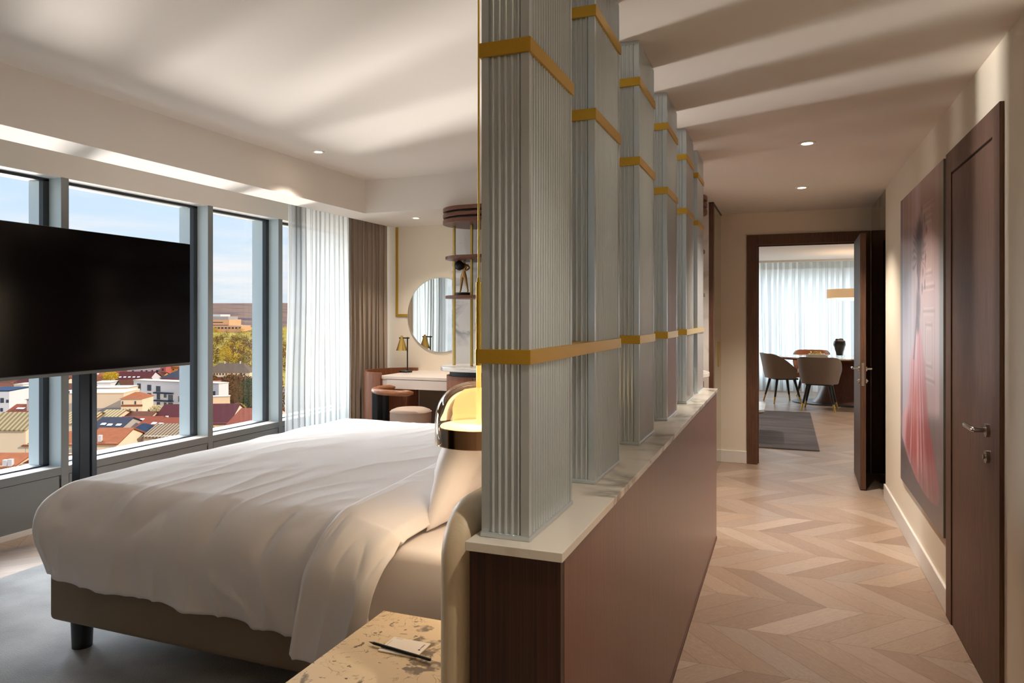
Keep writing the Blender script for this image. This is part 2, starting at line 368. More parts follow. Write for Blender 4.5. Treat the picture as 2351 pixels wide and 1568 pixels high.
# end wall of the corridor with the door opening
ew = MB().box((-.70, YE, 0), (-.286, YE+.14, 2.7)).box((.672, YE, 0), (.9, YE+.14, 2.7)).box((-.286, YE, 2.235), (.672, YE+.14, 2.7))
struct(ew.build('wall_end', M_wall))
# ceilings: flat ceiling with a raised tray over the bed
cb = MB().box((-.66, -1.6, CZ), (RW+.1, YE+.14, CZ+.08))
cb.box((-4.33, 6.23, CZ), (-.66, YE+.14, CZ+.08)).box((-4.33, -1.6, CZ), (-4.0, 6.23, CZ+.08)).box((-4.0, -1.6, CZ), (-.66, .2, CZ+.08))
struct(cb.build('ceiling', M_ceil))
tb = MB().box((-4.02, .18, TZ), (-.64, 6.25, TZ+.06)).box((-4.02, .18, CZ+.0801), (-4.0, 6.25, TZ)).box((-.66, .18, CZ+.0801), (-.64, 6.25, TZ)).box((-4.0, 6.23, CZ+.0801), (-.66, 6.25, TZ)).box((-4.0, .18, CZ+.0801), (-.66, .2, TZ))
struct(tb.build('ceiling_tray', M_ceil))
struct(MB().box((-5.0, -1.6, 2.74), (-4.31, YE+.1, 2.78)).build('ceiling_curtain_pocket', M_ceil))
struct(MB().box((-5.3, -1.8, 2.95), (.95, YE+.2, 3.05)).build('roof', M_ceil))
# skirtings
struct(MB().box((RW-.014, 4.112, 0), (RW+.001, 6.56, .125)).build('baseboard_right', M_base, bevel=.004))
struct(MB().box((RW-.014, -1.6, 0), (RW+.001, 3.15, .125)).build('baseboard_right_near', M_base, bevel=.004))
struct(MB().box((-.66, YE-.014, 0), (-.368, YE+.001, .125)).build('baseboard_end', M_base, bevel=.004))
struct(MB().box((WX-.012, -1.5, 0), (WX+.012, 5.6, .035)).build('baseboard_left', M_base))
# grooved grey panels below the sills
gp = MB()
for y0, y1 in ((-.9, .8), (.86, 2.2), (2.26, 3.60), (3.68, 5.0), (5.075, 5.955), (6.03, 7.3)):
    gp.box((WX-.012, y0, .03), (WX-.004, y1, .355))
struct(gp.build('trim_1', M_frame))

# ---------------------------------------------------------------- windows
MULL = (.83, 2.23, 3.615, 5.009, 5.966, 7.40)
def window(i, y0, y1):
    o = bpy.data.objects.new('window_%d' % i, None); C.objects.link(o); o.location = (WX, y0, .415); struct(o)
    def wp(name, mb, m, **k): return part(name, mb, m, o, world=True, **k)
    # glass with its black gasket frame
    fr = MB()
    fr.box((-5.03, y0+.055, .40), (-4.985, y1, .428)).box((-5.03, y0+.055, 2.475), (-4.985, y1, 2.51)).box((-5.03, y0+.055, .42), (-4.985, y0+.075, 2.49)).box((-5.03, y1-.045, .42), (-4.985, y1, 2.49))
    fr.box((-5.035, y1-.03, .42), (-4.998, y1-.022, 2.49))
    wp('glazing_frame', fr, M_gasket, bevel=.002)
    wp('glass_pane', MB().box((-5.012, y0+.07, .425), (-5.004, y1-.04, 2.48)), M_glass)
    # deep mullion at the far side, its nose in grey, daylight on the sides put into their paler colour
    mu = wp('mullion', MB().box((-5.2, y1, .33), (WX-.002, y1+.055, 2.499)), M_reveal)
    n_ = MB().box((WX-.003, y1-.001, .0), (WX+.002, y1+.056, 2.499)).build('mullion_nose', M_frame); n_.data.transform(T(-WX, -y0, -.415)); n_.parent = mu
    wp('sill', MB().box((-4.99, y0+.055, .36), (WX+.001, y1, .415)), M_frame, bevel=.001)
    sl = MB().box((-4.99, y0+.055, .4145), (WX-.001, y1, .418))
    wp('sill_top', sl, M_base)
    wp('outer_ledge', MB().box((-5.22, y0+.055, .33), (-5.03, y1, .408)), M_base)
    wp('window_head', MB().box((-5.22, y0+.055, 2.497), (WX-.002, y1, 2.505)), M_base)
for i in range(5): window(i+1, MULL[i], MULL[i+1])
struct(MB().box((-5.2, .0, .0), (-4.86, .83, 2.6)).build('wall_left_pier', M_wall))
struct(MB().box((-5.2, -1.6, .0), (-4.86, .0, 2.6)).build('wall_left_near', M_wall))

# ---------------------------------------------------------------- tinted mirror wardrobe fronts at the end of the corridor
t = thing('mirror_wardrobe', 'tinted mirror sliding wardrobe door with brass pull left of the doorway', 'wardrobe', (-.64, 6.75, 0))
part('mirror_door', MB().box((-.66, 6.84, .0), (-.622, YE-.02, 2.535)), M_tmirror, t, world=True)
part('side_frame', MB().box((-.659, 6.752, 0), (-.618, 6.84, 2.54)), M_dwood, t, world=True, bevel=.002)
part('top_track', MB().box((-.662, 6.752, 2.535), (-.616, YE-.005, 2.546)), M_blackm, t, world=True)
h = part('pull_plate', MB().box((-.624, 7.28, 1.0), (-.616, 7.40, 1.25)), M_brass2, t, world=True, bevel=.002)
t = thing('mirror_wardrobe', 'tinted mirror wardrobe front behind the open door on the right', 'wardrobe', (RW, 6.58, 0))
part('mirror_door', MB().box((RW+.0, 6.565, .01), (RW+.028, 6.95, 2.54)), M_tmirror, t, world=True)
part('mirror_door', MB().box((RW+.0, 6.956, .01), (RW+.028, YE-.03, 2.54)), M_tmirror, t, world=True)

# ---------------------------------------------------------------- doors
def lever(parent, pos, d, nrm, m=M_chrome, cyl=True):
    """pos = rose centre on the leaf, d = direction the lever points, nrm = outward normal"""
    p = Vector(pos); n = Vector(nrm); d = Vector(d)
    q = MB().cyl(p, p+n*.012, .027, 28).cyl(p+n*.01, p+n*.052, .011)
    q.tube([p+n*.042, p+n*.05+d*.006, p+n*.052+d*.02, p+n*.052+d*.14], .0105, 14)
    part('handle', q, m, parent, world=True, smooth=.7)
    c = p - Vector((0, 0, .105))
    part('keyhole_rose', MB().cyl(c, c+n*.012, .026, 28).cyl(c+n*.012, c+n*.02, .011), m, parent, world=True, smooth=.7)
# far doorway
o = bpy.data.objects.new('door_1', None); C.objects.link(o); o.location = (.19, YE, 0); struct(o)
fx0, fx1, ft = -.270, .657, 2.222
cs = MB()
def frame_ring(mb, x0, x1, zt, w, y0, y1):
    mb.box((x0-w, y0, 0), (x0, y1, zt+w)).box((x1, y0, 0), (x1+w, y1, zt+w)).box((x0, y0, zt), (x1, y1, zt+w))
frame_ring(cs, fx0, fx1, ft, .10, YE-.022, YE+.001)
part('door_casing', cs, M_dwood, o, world=True, bevel=.003)
jb = MB(); frame_ring(jb, fx0+.001, fx1-.001, ft-.001, .016, YE-.01, YE+.15)
for a, b in (((fx0, YE+.045, 0), (fx0+.014, YE+.07, ft)), ((fx1-.014, YE+.045, 0), (fx1, YE+.07, ft)), ((fx0, YE+.045, ft-.014), (fx1, YE+.07, ft))): jb.box(a, b)
part('door_jamb', jb, M_dwood, o, world=True)
lf = thing('open_door_leaf', 'dark wooden door leaf standing open at the end of the corridor', 'door', (.66, 7.60, 0), rz=math.radians(-1.2))
del lf['label']; del lf['category']; lf['kind'] = 'structure'; lf.name = 'door_2'
part('leaf', MB().box((-.046, -.80, .008), (0, 0, 2.215)), M_dwood, lf, bevel=.0015)
part('lock_plate', MB().box((-.035, -.803, .90), (-.013, -.8005, 1.10)), M_chrome, lf, bevel=.001)
for s in (-1, 1):
    px = -.046 if s < 0 else 0
    p = Vector((px, -.74, 1.045)); n = Vector((s, 0, 0)); d = Vector((0, 1, 0))
    part('handle', MB().cyl(p, p+n*.012, .026, 24).cyl(p+n*.01, p+n*.05, .010).tube([p+n*.042, p+n*.05+d*.006, p+n*.052+d*.02, p+n*.052+d*.13], .010, 12), M_chrome, lf, smooth=.7)
    c = p-Vector((0, 0, .105)); part('keyhole_rose', MB().cyl(c, c+n*.012, .025, 24).cyl(c+n*.012, c+n*.02, .01), M_chrome, lf, smooth=.7)
# door on the right wall
o = bpy.data.objects.new('door_3', None); C.objects.link(o); o.location = (RW, 3.6, 0); struct(o)
cs = MB(); X0, X1 = RW-.016, RW+.001
cs.box((X0, 3.15, 0), (X1, 3.25, 2.307)).box((X0, 3.995, 0), (X1, 4.11, 2.307)).box((X0, 3.25, 2.198), (X1, 3.995, 2.307))
part('door_casing', cs, M_dwood, o, world=True, bevel=.002)
part('leaf', MB().box((RW-.011, 3.256, .006), (RW+.02, 3.989, 2.190)), M_dwood, o, world=True, bevel=.002)
part('door_gap', MB().box((RW-.004, 3.25, .0), (RW+.0005, 3.995, 2.198)), M_black, o, world=True)
lever(o, (RW-.011, 3.325, 1.046), (0, 1, 0), (-1, 0, 0))

# ---------------------------------------------------------------- ceiling downlights
def downlight(x, y, z, label, power=26, vis=True, tilt=(0, 0)):
    t = thing('ceiling_downlight', label, 'ceiling light', (x, y, z), 'recessed downlights')
    part('trim_ring', MB().lathe([(.030, -.001), (.034, -.006), (.050, -.006), (.052, 0), (.030, 0)], seg=32, close=False), M_white, t, smooth=.8)
    part('lens', MB().lathe([(0, -.0015), (.030, -.0015)], seg=28, close=False), M_down, t)
    d = bpy.data.lights.new('downlight_beam', 'SPOT'); d.energy = power*.85; d.spot_size = math.radians(105); d.spot_blend = .8; d.color = (1, .87, .73); d.shadow_soft_size = .03
    lo = bpy.data.objects.new('downlight_beam', d); C.objects.link(lo); lo.parent = t; lo.location = (0, 0, -.02); lo.rotation_euler = (tilt[0], tilt[1], 0)
    return t
def ceil_xy(u, v, z):
    s = (z-EYE)/((HZ-v)/FPX); p = at(u, v, s); return p.x, p.y
x, y = ceil_xy(731, 348, TZ); downlight(x, y, TZ, 'round recessed downlight in the raised bedroom ceiling', 75)
x, y = ceil_xy(955, 500, CZ); downlight(x, y, CZ, 'round recessed downlight in the low ceiling over the desk', 34)
x, y = ceil_xy(1853, 328, CZ); downlight(x, y, CZ, 'nearer of the two downlights in the corridor ceiling', 70)
x, y = ceil_xy(1841, 430, CZ); downlight(x, y, CZ, 'farther downlight in the corridor ceiling before the doorway', 75)

# ---------------------------------------------------------------- the partition
t = thing('partition_cabinet', 'low dark veneered partition between the bed and the corridor', 'partition', (-.54, 3.2, 0))
PX0, PX1 = -.645, -.437
part('end_panel', MB().box((PX0, 1.42, 0), (PX1-.0005, 1.445, .990)), M_ebony, t, world=True)
part('side_panel', MB().box((PX0, 1.445, .018), (PX1, 4.985, .990)), M_maho, t, world=True)
part('plinth', MB().box((PX0, 1.422, 0), (PX1+.004, 4.98, .018)), M_dwood, t, world=True)
part('marble_top', MB().box((-.651, 1.408, .9905), (-.430, 5.0, 1.011)), M_marble, t, world=True, bevel=.0015)

# ---------------------------------------------------------------- fluted columns with brass bands
CX0, CX1 = -.631, -.519
def column_profile(x0, y0, x1, y1):
    P = []
    def side(ax, ay, bx, by, nrib, e0, e1):
        L_ = math.hypot(bx-ax, by-ay); tx, ty = (bx-ax)/L_, (by-ay)/L_; nx, ny = ty, -tx
        P.append((ax, ay)); P.append((ax+tx*e0, ay+ty*e0)); rec = .0055
        pitch = (L_-e0-e1)/nrib; r = min(.0052, pitch*.29)
        for k in range(nrib):
            c = e0+pitch*(k+.5)
            for q in (-1,):
                P.append((ax+tx*(c-pitch*.5+.0004)-nx*rec, ay+ty*(c-pitch*.5+.0004)-ny*rec))
            for a in range(7):
                an = PI*a/6
                P.append((ax+tx*(c-r*math.cos(an))+nx*(-rec+r*math.sin(an)), ay+ty*(c-r*math.cos(an))+ny*(-rec+r*math.sin(an))))
        P.append((ax+tx*(L_-e1-.0004)-nx*rec, ay+ty*(L_-e1-.0004)-ny*rec))
        P.append((bx-tx*e1, by-ty*e1))
    side(x0, y0, x1, y0, 5, .017, .019)
    side(x1, y0, x1, y1, 17, .014, .012)
    side(x1, y1, x0, y1, 5, .017, .019)
    side(x0, y1, x0, y0, 17, .014, .012)
    return P
YC = [1.453, 2.020, 2.690, 3.370, 4.060, 4.610]; DL = .33
def band(mb, y0, y1, z):
    a = [(CX0-.005, y0-.005), (CX1+.005, y0-.005), (CX1+.005, y1+.005), (CX0-.005, y1+.005)]
    b = [(CX0+.003, y0+.003), (CX1-.003, y0+.003), (CX1-.003, y1-.003), (CX0+.003, y1-.003)]
    V = [[mb.bm.verts.new((p[0], p[1], zz)) for p in r] for r in (a, b) for zz in (z, z+.032)]
    for k in range(4):
        n = (k+1) % 4
        mb.bm.faces.new((V[0][k], V[0][n], V[1][n], V[1][k])); mb.bm.faces.new((V[2][n], V[2][k], V[3][k], V[3][n]))
        mb.bm.faces.new((V[1][k], V[1][n], V[3][n], V[3][k])); mb.bm.faces.new((V[0][n], V[0][k], V[2][k], V[2][n]))
    return mb
names = ['nearest fluted silver column, tallest in the frame, at the partition end', 'second fluted silver column from the near end of the partition',
         'third fluted silver column from the near end of the partition', 'fourth fluted silver column, counting from the near end of the partition',
         'fifth fluted silver column, the last but one towards the doorway', 'farthest fluted silver column at the doorway end of the partition']
proto = None
for i, y in enumerate(YC):
    if proto is None:
        proto = t = thing('fluted_column', names[i], 'column', (-.575, y, 1.011), 'fluted columns on the partition')
        x0, x1 = CX0+.575, CX1+.575
        part('shaft', MB().prism(column_profile(x0, 0, x1, DL), .010, CZ-1.011-.012), M_silver, t)
        part('base_plate', MB().prism([(x0-.003, -.003), (x1+.003, -.003), (x1+.003, DL+.003), (x0-.003, DL+.003)], 0, .011), M_silver, t, bevel=.002)
        part('top_plate', MB().prism([(x0+.002, .002), (x1-.002, .002), (x1-.002, DL-.002), (x0+.002, DL-.002)], CZ-1.011-.012, CZ-1.011), M_silver, t)
        for z in (2.073, 2.374):
            b = band(MB(), y, y+DL, z); part('brass_band', b, M_brass, t, world=True, bevel=.0008)
    else:
        t = dup(proto); t['label'] = names[i]; t.location = (-.575, y, 1.011)
    if i in (2, 3):
        part('brass_band', band(MB(), y, y+DL, 1.395), M_brass, t, world=True, bevel=.0008)
for i, lb in ((0, 'long brass band tying the two nearest fluted columns together'), (4, 'long brass band tying the two farthest fluted columns together')):
    b = band(MB(), YC[i], YC[i+1]+DL, 1.395)
    b.box((CX0, YC[i]+DL-.006, 1.3952), (CX1, YC[i+1]+.006, 1.4268))
    o = b.build('linking_band', M_brass, bevel=.0008); tag(o, lb, 'metal band', 'brass bands linking column pairs')

downlight(.12, 1.10, CZ, 'added unseen fill downlight in the corridor ceiling beside the near end of the partition', 26)  # this and the next are added out of view to brighten the corridor
downlight(.12, -.75, CZ, 'added unseen fill downlight in the corridor ceiling behind the viewpoint', 22)

# ================================================================ BED
BX0, BX1, BY0, BY1 = -3.09, -.77, 2.235, 4.42
t = thing('bed', 'large double bed on an upholstered taupe base with black legs', 'bed', (-1.93, 3.3, 0))
def soft_box(a, b, r, m, name, parent, seg=4):
    return part(name, MB().box(a, b), m, parent, world=True, bevel=r, seg=seg, smooth=True)
soft_box((BX0, BY0, .135), (BX1, BY1, .37), .028, M_bedfab, 'bed_base', t)
soft_box((BX0+.03, BY0+.012, .365), (BX1, BY1-.01, .662), .045, M_sheet, 'mattress', t)
for x in (-2.965, -.95):
    for y in (BY0+.07, BY1-.08):
        part('leg', MB().lathe([(.041, .006), (.046, .14)], (x, y, 0), 28), M_black, t, world=True, smooth=.7)
hd = MB()
prof = rrect(1.435, .0, 4.45, 1.075, .13, 10, (0, 1, 1, 0))   # (y,z) outline with rounded upper corners
def headboard():
    m = MB(); r = .041; cx = -.697; rings = []
    n = len(prof)
    ctr = [Vector((0, p[0], p[1])) for p in prof]
    # inward normals of the outline
    def inset(i, d):
        a = Vector(prof[i-1]); b = Vector(prof[i]); c = Vector(prof[(i+1) % n])
        t1 = (b-a).normalized(); t2 = (c-b).normalized(); nrm = Vector((-(t1+t2).y, (t1+t2).x)).normalized()
        return b + nrm*d
    ds = [(-r, r*1.0)] 
    for k in range(13):
        an = PI*k/12; dx = -r*math.cos(an); ins = r*(1-math.sin(an))
        ring = []
        for i in range(n):
            q = inset(i, ins); ring.append(m.bm.verts.new((cx+dx, q.x, max(q.y, .0))))
        rings.append(ring)
    for A, B in zip(rings, rings[1:]):
        for i in range(n): m.bm.faces.new((A[i], A[(i+1) % n], B[(i+1) % n], B[i]))
    m.bm.faces.new(rings[0]); m.bm.faces.new(rings[-1][::-1])
    return m
o = headboard().build('headboard', M_leather, smooth=.9); tag(o, 'cream leather headboard with rounded rolled edge against the partition', 'headboard')

# ---- duvet, a thick cloth draped over the mattress
def drape(X, Y, rx0, ry0, rx1, ry1, ztop, r, maxa):
    """map a flat cloth point to its draped place and its side: rectangle (rx0..rx1, ry0..ry1) is the flat top"""
    nx = min(max(X, rx0), rx1); ny = min(max(Y, ry0), ry1)
    dx, dy = X-nx, Y-ny; d = math.hypot(dx, dy)
    if d < 1e-9: return Vector((X, Y, ztop)), Vector((0, 0, 1)), 0.0
    ux, uy = dx/d, dy/d
    lim = max(abs(dx), abs(dy))
    if abs(dx) > 1e-9 and abs(dy) > 1e-9: d = lim + (d-lim)*.12
    a = min(d/r, maxa); rest = d - a*r
    h = r*math.sin(a); z = -r*(1-math.cos(a))
    h += rest*math.cos(a); z -= rest*math.sin(a)
    return Vector((nx+ux*h, ny+uy*h, ztop+z)), Vector((ux*math.sin(a), uy*math.sin(a), math.cos(a))), d
def fold(X, Y, d, seed=0.0):
    """soft creases: long shallow billows across the bed that gather into vertical folds on the drop"""
    v = Vector((X, Y, seed)); wob = .22*noise.noise(Vector((X*1.3, Y*1.1, seed+2)))
    xs = X - .28*(Y-2.3) + wob
    n1 = noise.noise(Vector((xs*1.7+seed, Y*.55, 0)))
    rid = max(0, 1-abs(noise.noise(Vector((xs*3.1+seed, Y*.8, seed+3))))*3.0)
    rid2 = max(0, 1-abs(noise.noise(Vector((xs*6.5+seed, Y*1.5, 7+seed))))*3.2)
    amp = .45+.55*noise.noise(Vector((X*1.2, Y*1.2, 40)))
    k = min(1, max(0, (d-.01)/.22))
    top = .017*n1 + .010*rid**2*amp + .006*rid2**2*amp + .003*noise.noise(v*6)
    q3 = X*2.6+.30*noise.noise(Vector((X*3, d*4, 5))); ver = noise.noise(Vector((q3, Y*1.6, 11+seed)))
    r3 = max(0, 1-abs(noise.noise(Vector((X*3.4+.5*d, Y*1.8, 17+seed))))*3.0)
    r4 = max(0, 1-abs(noise.noise(Vector((X*7.5+1.2*d, Y*2.5, 23+seed))))*3.4)
    drop = .036*ver - .046*r3**2*math.exp(-((d-.10)/.16)**2) + .018*r3**2*min(1, d*2.2) - .014*r4**2*math.exp(-((d-.12)/.15)**2) + .011*r4**2*min(1, d*2)
    return top*(1-.6*k) + drop*k
def make_duvet():
    m = MB(); nu, nv = 230, 240
    X0, X1 = -3.39, -1.36; Y0, Y1 = 1.81, 4.92
    def f(u, v):
        X = X0+(X1-X0)*u; Y = Y0+(Y1-Y0)*v
        # hem hangs lower towards the head of the bed
        Yq = Y if Y > 3.3 else 3.3-(3.3-Y)*(1+.045*(u-.2)*1.4)
        puff = .035*math.sin(PI*min(1, max(0, (Y-2.2)/2.3)))*math.sin(PI*min(1, max(0, (X+3.2)/2.1)))
        p, n, d = drape(X, Yq, -2.97, 2.31, 9, 4.40, .755, .185, 1.85)
        q = p + n*fold(X, Y, d) + Vector((0, 0, puff*(1 if d == 0 else max(0, 1-d*6))))
        # towards the head it sinks to the mattress
        if X > -1.55 : q.z -= (X+1.55)*.18
        return q
    m.grid(nu, nv, f)
    return m
t = thing('duvet', 'puffy white duvet spread over the bed', 'duvet', (-2.2, 3.3, .4))
dv = part('duvet_cover', make_duvet(), M_linen, t, world=True, smooth=True)
sd = dv.modifiers.new('thick', 'SOLIDIFY'); sd.thickness = .022; sd.offset = -1
def make_flap():
    m = MB(); nu, nv = 70, 240
    Y0, Y1 = 1.70, 4.98
    def f(u, v):
        Y = Y0+(Y1-Y0)*v
        s = max(0, (3.2-Y))
        xl = -1.56 - .10*max(0, (2.2-Y))/.5 - .06*min(1, max(0, (Y-2.2))) ; xr = -1.275 - .10*max(0, 2.15-Y)/.45
        X = xl+(xr-xl)*u
        p, n, d = drape(X, Y, -9, 2.285, 9, 4.41, .760, .20, 1.68)
        # rolled edge on the left, thin hem at the right
        e = min(u, 1-u)*2; th = .030*(1-(1-min(1, e*3.2))**2)
        q = p + n*(fold(X*1.3+4, Y, d, 5.0)*.8 + th - .002)
        q.z -= max(0, X+1.50)*.28*(1 if d < .05 else .6)
        return q
    m.grid(nu, nv, f); return m
fl = part('turned_back_edge', make_flap(), M_linen, t, world=True, smooth=True)
sd = fl.modifiers.new('thick', 'SOLIDIFY'); sd.thickness = .03; sd.offset = -1; 
sb = fl.modifiers.new('sub', 'SUBSURF'); sb.levels = 1; sb.render_levels = 1

# ---- pillows leaning on the headboard
def make_pillow(seed):
    m = MB(); n = 46
    hw, hh, th = .40, .30, .115
    def side(sg):
        def f(u, v):
            a, b = u*2-1, v*2-1
            ex = 1-abs(a)**2.6; ey = 1-abs(b)**2.6
            pin = 1-.07*(1-abs(b))*abs(a)**1.5; pin2 = 1-.09*(1-abs(a))*abs(b)**1.5
            z = sg*th*(max(0, ex)*max(0, ey))**.55
            edge = (1-max(abs(a), abs(b)))
            z += .010*noise.noise(Vector((a*2.2+seed, b*2.2, sg)))*min(1, edge*5) + .012*noise.noise(Vector((a*6+seed, b*1.4, 4)))*min(1, edge*6)
            wr = .006*noise.noise(Vector((a*9+seed, b*9, 1+sg)))*min(1, edge*8)
            return Vector((a*hw*pin, z+wr, b*hh*pin2))
        m.grid(n, n, f)
    side(1); side(-1)
    bmesh.ops.remove_doubles(m.bm, verts=m.bm.verts, dist=.0008)
    return m
def pillow(label, loc, rx, rz, seed):
    t = thing('pillow', label, 'pillow', loc, 'white pillows at the head of the bed')
    o = part('pillowcase', make_pillow(seed), M_linen, t, smooth=True)
    t.rotation_euler = (rx, 0, rz)   # local x = width along the headboard
    return t
pillow('front white pillow leaning at the near side of the headboard', (-1.20, 2.84, .955), math.radians(18), math.radians(90), 1.0)
pillow('back white pillow resting flat against the headboard behind the front one', (-.95, 2.90, .96), math.radians(12), math.radians(90), 3.0)

# ---------------------------------------------------------------- nightstand with note pad and pencil
t = thing('nightstand', 'bedside table with cream and brown speckled marble top', 'bedside table', (-.98, 1.73, 0))
part('marble_top', MB().box((-1.212, 1.42, .515), (-.742, 1.998, .550)), M_specm, t, world=True, bevel=.002)
part('cabinet', MB().box((-1.18, 1.44, .12), (-.745, 1.985, .515)), M_maho, t, world=True, bevel=.003)
part('drawer', MB().box((-1.195, 1.455, .30), (-1.178, 1.97, .50)), M_maho, t, world=True, bevel=.002)
part('plinth', MB().box((-1.15, 1.46, 0), (-.77, 1.96, .12)), M_black, t, world=True)
t = thing('note_pad', 'small white note pad with printed logo on the bedside table', 'note pad', (-1.018, 1.795, .5505))
part('paper', MB().box((-.061, -.048, 0), (.061, .042, .0035)), mat('note_paper', srgb(240, 232, 224), .7), t)
M_ink = mat('grey_ink', srgb(70, 60, 66), .7); M_ink2 = mat('navy_ink', srgb(24, 26, 66), .7)
def text(body, size, mtl, parent, loc, rot, name, shear=0, ext=0.0002, al='LEFT'):
    c = bpy.data.curves.new(name, 'FONT'); c.body = body; c.size = size; c.shear = shear; c.extrude = ext; c.align_x = al
    tmp = bpy.data.objects.new(name, c); C.objects.link(tmp)
    dg = bpy.context.evaluated_depsgraph_get(); me = bpy.data.meshes.new_from_object(tmp.evaluated_get(dg))
    bpy.data.objects.remove(tmp); me.materials.clear(); me.materials.append(mtl)
    o = bpy.data.objects.new(name, me); C.objects.link(o); o.parent = parent; o.location = loc; o.rotation_euler = rot; return o
text('Radisson', .0078, M_ink, t, (.0455, .030, .0036), (0, 0, -PI/2), 'logo_text', .35)
part('logo_square', MB().box((.045, -.0085, .0035), (.051, -.0025, .0039)), M_ink2, t)
part('printed_line', MB().box((-.054, -.012, .0035), (-.0535, .02, .0037)).box((-.05, .036, .0035), (-.028, .0366, .0037)), M_ink, t)
t = thing('pencil', 'black pencil lying across the lower edge of the note pad', 'pencil', (-1.015, 1.757, .5582))
a, b = Vector((-1.108, 1.772, .5582))-t.location, Vector((-.909, 1.742, .5582))-t.location
dr = (b-a).normalized()
part('barrel', MB().tube([a, b-dr*.004, b], [.0041, .0041, .0037], 6), M_black, t)
part('tip', MB().tube([a, a-dr*.012, a-dr*.020], [.0040, .0017, .0002], 10), mat('graphite', srgb(70, 62, 54), .5), t)

# ---------------------------------------------------------------- glass pendant lamp over the bedside
LX, LY = -.966, 2.20
t = thing('pendant_lamp', 'amber glass dome pendant with chrome rim glowing beside the pillow', 'pendant lamp', (LX, LY, 1.073))
M_amber = thin_glass('amber_glass', (1.0, .88, .70, 1), refl=.75, base_fac=.06)
M_cop = mat('copper_mirror', srgb(152, 124, 96), .06, 1)
def arc(r, h, z0, n=14, p=2.35):
    P = []
    for k in range(n+1):
        a = PI/2*k/n; P.append((r*math.cos(a)**(2/p), z0+h*math.sin(a)**(2/p)))
    return P
part('glass_dome', MB().lathe([(.147, .0)] + arc(.147, .140, .068), seg=64, close=False), M_amber, t, smooth=True)
part('chrome_rim', MB().lathe([(.140, .004), (.1405, .0), (.134, .0), (.134, .060), (.1405, .060), (.1405, .003)], seg=64, close=False), M_cop, t, smooth=.5)
part('light_disc', MB().lathe([(0, .0615), (.128, .0615), (.130, .058), (0, .058)], seg=48, close=False), emis('warm_light_disc', (1, .76, .44, 1), .75), t)
part('stem', MB().cyl((0, 0, .06), (0, 0, .275), .0085, 20), emis('lit_amber_tube', (1, .46, .04, 1), .42), t, smooth=.7)
part('inner_shade', MB().lathe([(.088, .075), (.088, .12), (.078, .155), (.05, .18), (.0, .188)], seg=48, close=False), sheer('amber_inner_glass', (1.0, .84, .56, 1), .35), t, smooth=True)
part('collar', MB().cyl((0, 0, .262), (0, 0, .315), .0125, 24).cyl((0, 0, .315), (0, 0, .542), .0095, 20).cyl((0, 0, .542), (0, 0, .556), .006, 16), M_brass, t, smooth=.7)
part('suspension_rod', MB().cyl((0, 0, .556), (0, 0, TZ-1.073), .0035, 12), M_brass, t, smooth=.7)
d = bpy.data.lights.new('pendant_glow', 'POINT'); d.energy = .12; d.color = (1, .78, .54); d.shadow_soft_size = .05
lo = bpy.data.objects.new('pendant_glow', d); C.objects.link(lo); lo.parent = t; lo.location = (0, 0, .105)
d = bpy.data.lights.new('pendant_downlight', 'SPOT'); d.energy = 4.4; d.color = (1, .76, .52); d.shadow_soft_size = .08; d.spot_size = math.radians(150); d.spot_blend = .6
lo = bpy.data.objects.new('pendant_downlight', d); C.objects.link(lo); lo.parent = t; lo.location = (0, 0, .045)

# ---------------------------------------------------------------- rug under the bed
def rug():
    P = rrect(-4.17, -.5, -.85, 4.9, .02, 3)
    return MB().prism(P, .001, .012)
o = rug().build('area_rug', M_rug, bevel=.003); tag(o, 'silver grey pile rug lying under the bed', 'rug')

# ---------------------------------------------------------------- television on its pole
t = thing('television', 'large flat black television standing in front of the windows', 'television', (-4.10, 3.31, 0), rz=0)
a = math.radians(2.3)
def tv(mb, name, m, **k):
    o = part(name, mb, m, t, **k); o.rotation_euler = (0, 0, -a*-1); return o
tv(MB().box((-.045, -.775, 1.150), (-.006, .775, 2.036)), 'housing', M_black, bevel=.003)
tv(MB().box((-.006, -.770, 1.160), (.0, .770, 2.033)), 'screen', M_screen, bevel=.001)
tv(MB().box((-.03, -.775, 1.138), (.001, .775, 1.157)), 'lower_bezel', mat('dark_silver_bezel', srgb(96, 96, 92), .4, .4), bevel=.001)
tv(MB().box((-.125, -.20, 1.40), (-.045, .20, 1.75)), 'mount', M_blackm)
p = part('pole', MB().box((-.175, -.062, .02), (-.10, .012, 1.75)), M_blackm, t, bevel=.006)
part('pole', MB().box((-.165, .020, .02), (-.095, .058, 1.75)), mat('dark_grey_metal', srgb(58, 62, 66), .35, .4), t, bevel=.006)
part('base_plate', MB().box((-.20, -.16, 0.0), (-.05, .12, .02)), M_blackm, t, bevel=.004)

# ---------------------------------------------------------------- curtains
def curtain(x, y0, y1, z0, z1, folds, amp, m, seed, taper=0.0, nv=26, x1=None):
    q = MB(); nu = folds*10
    def f(u, v):
        z = z0+(z1-z0)*v
        ph = folds*2*PI*(u+.035*noise.noise(Vector((u*7, v*.8, seed))))
        A = amp*(.5+.9*abs(noise.noise(Vector((u*11, seed, 0))))+.5*noise.noise(Vector((u*23, seed, 5))))*(1-.35*v)
        yy = y0+(y1-y0)*u + (1-v)*taper*(u-.5)
        xx = x + ((x1-x)*u if x1 is not None else 0)
        sw = .02*noise.noise(Vector((u*3, v*2, seed+5)))
        return Vector((xx + A*math.sin(ph)+sw, yy+.35*amp*math.sin(ph*2+1), z))
    q.grid(nu, nv, f); return q
o = curtain(-4.47, 5.62, 6.66, .012, 2.70, 13, .032, M_sheer, 1.0, taper=.10).build('sheer_curtain', M_sheer, smooth=True)
tag(o, 'white translucent sheer curtain gathered beside the last window', 'curtain')
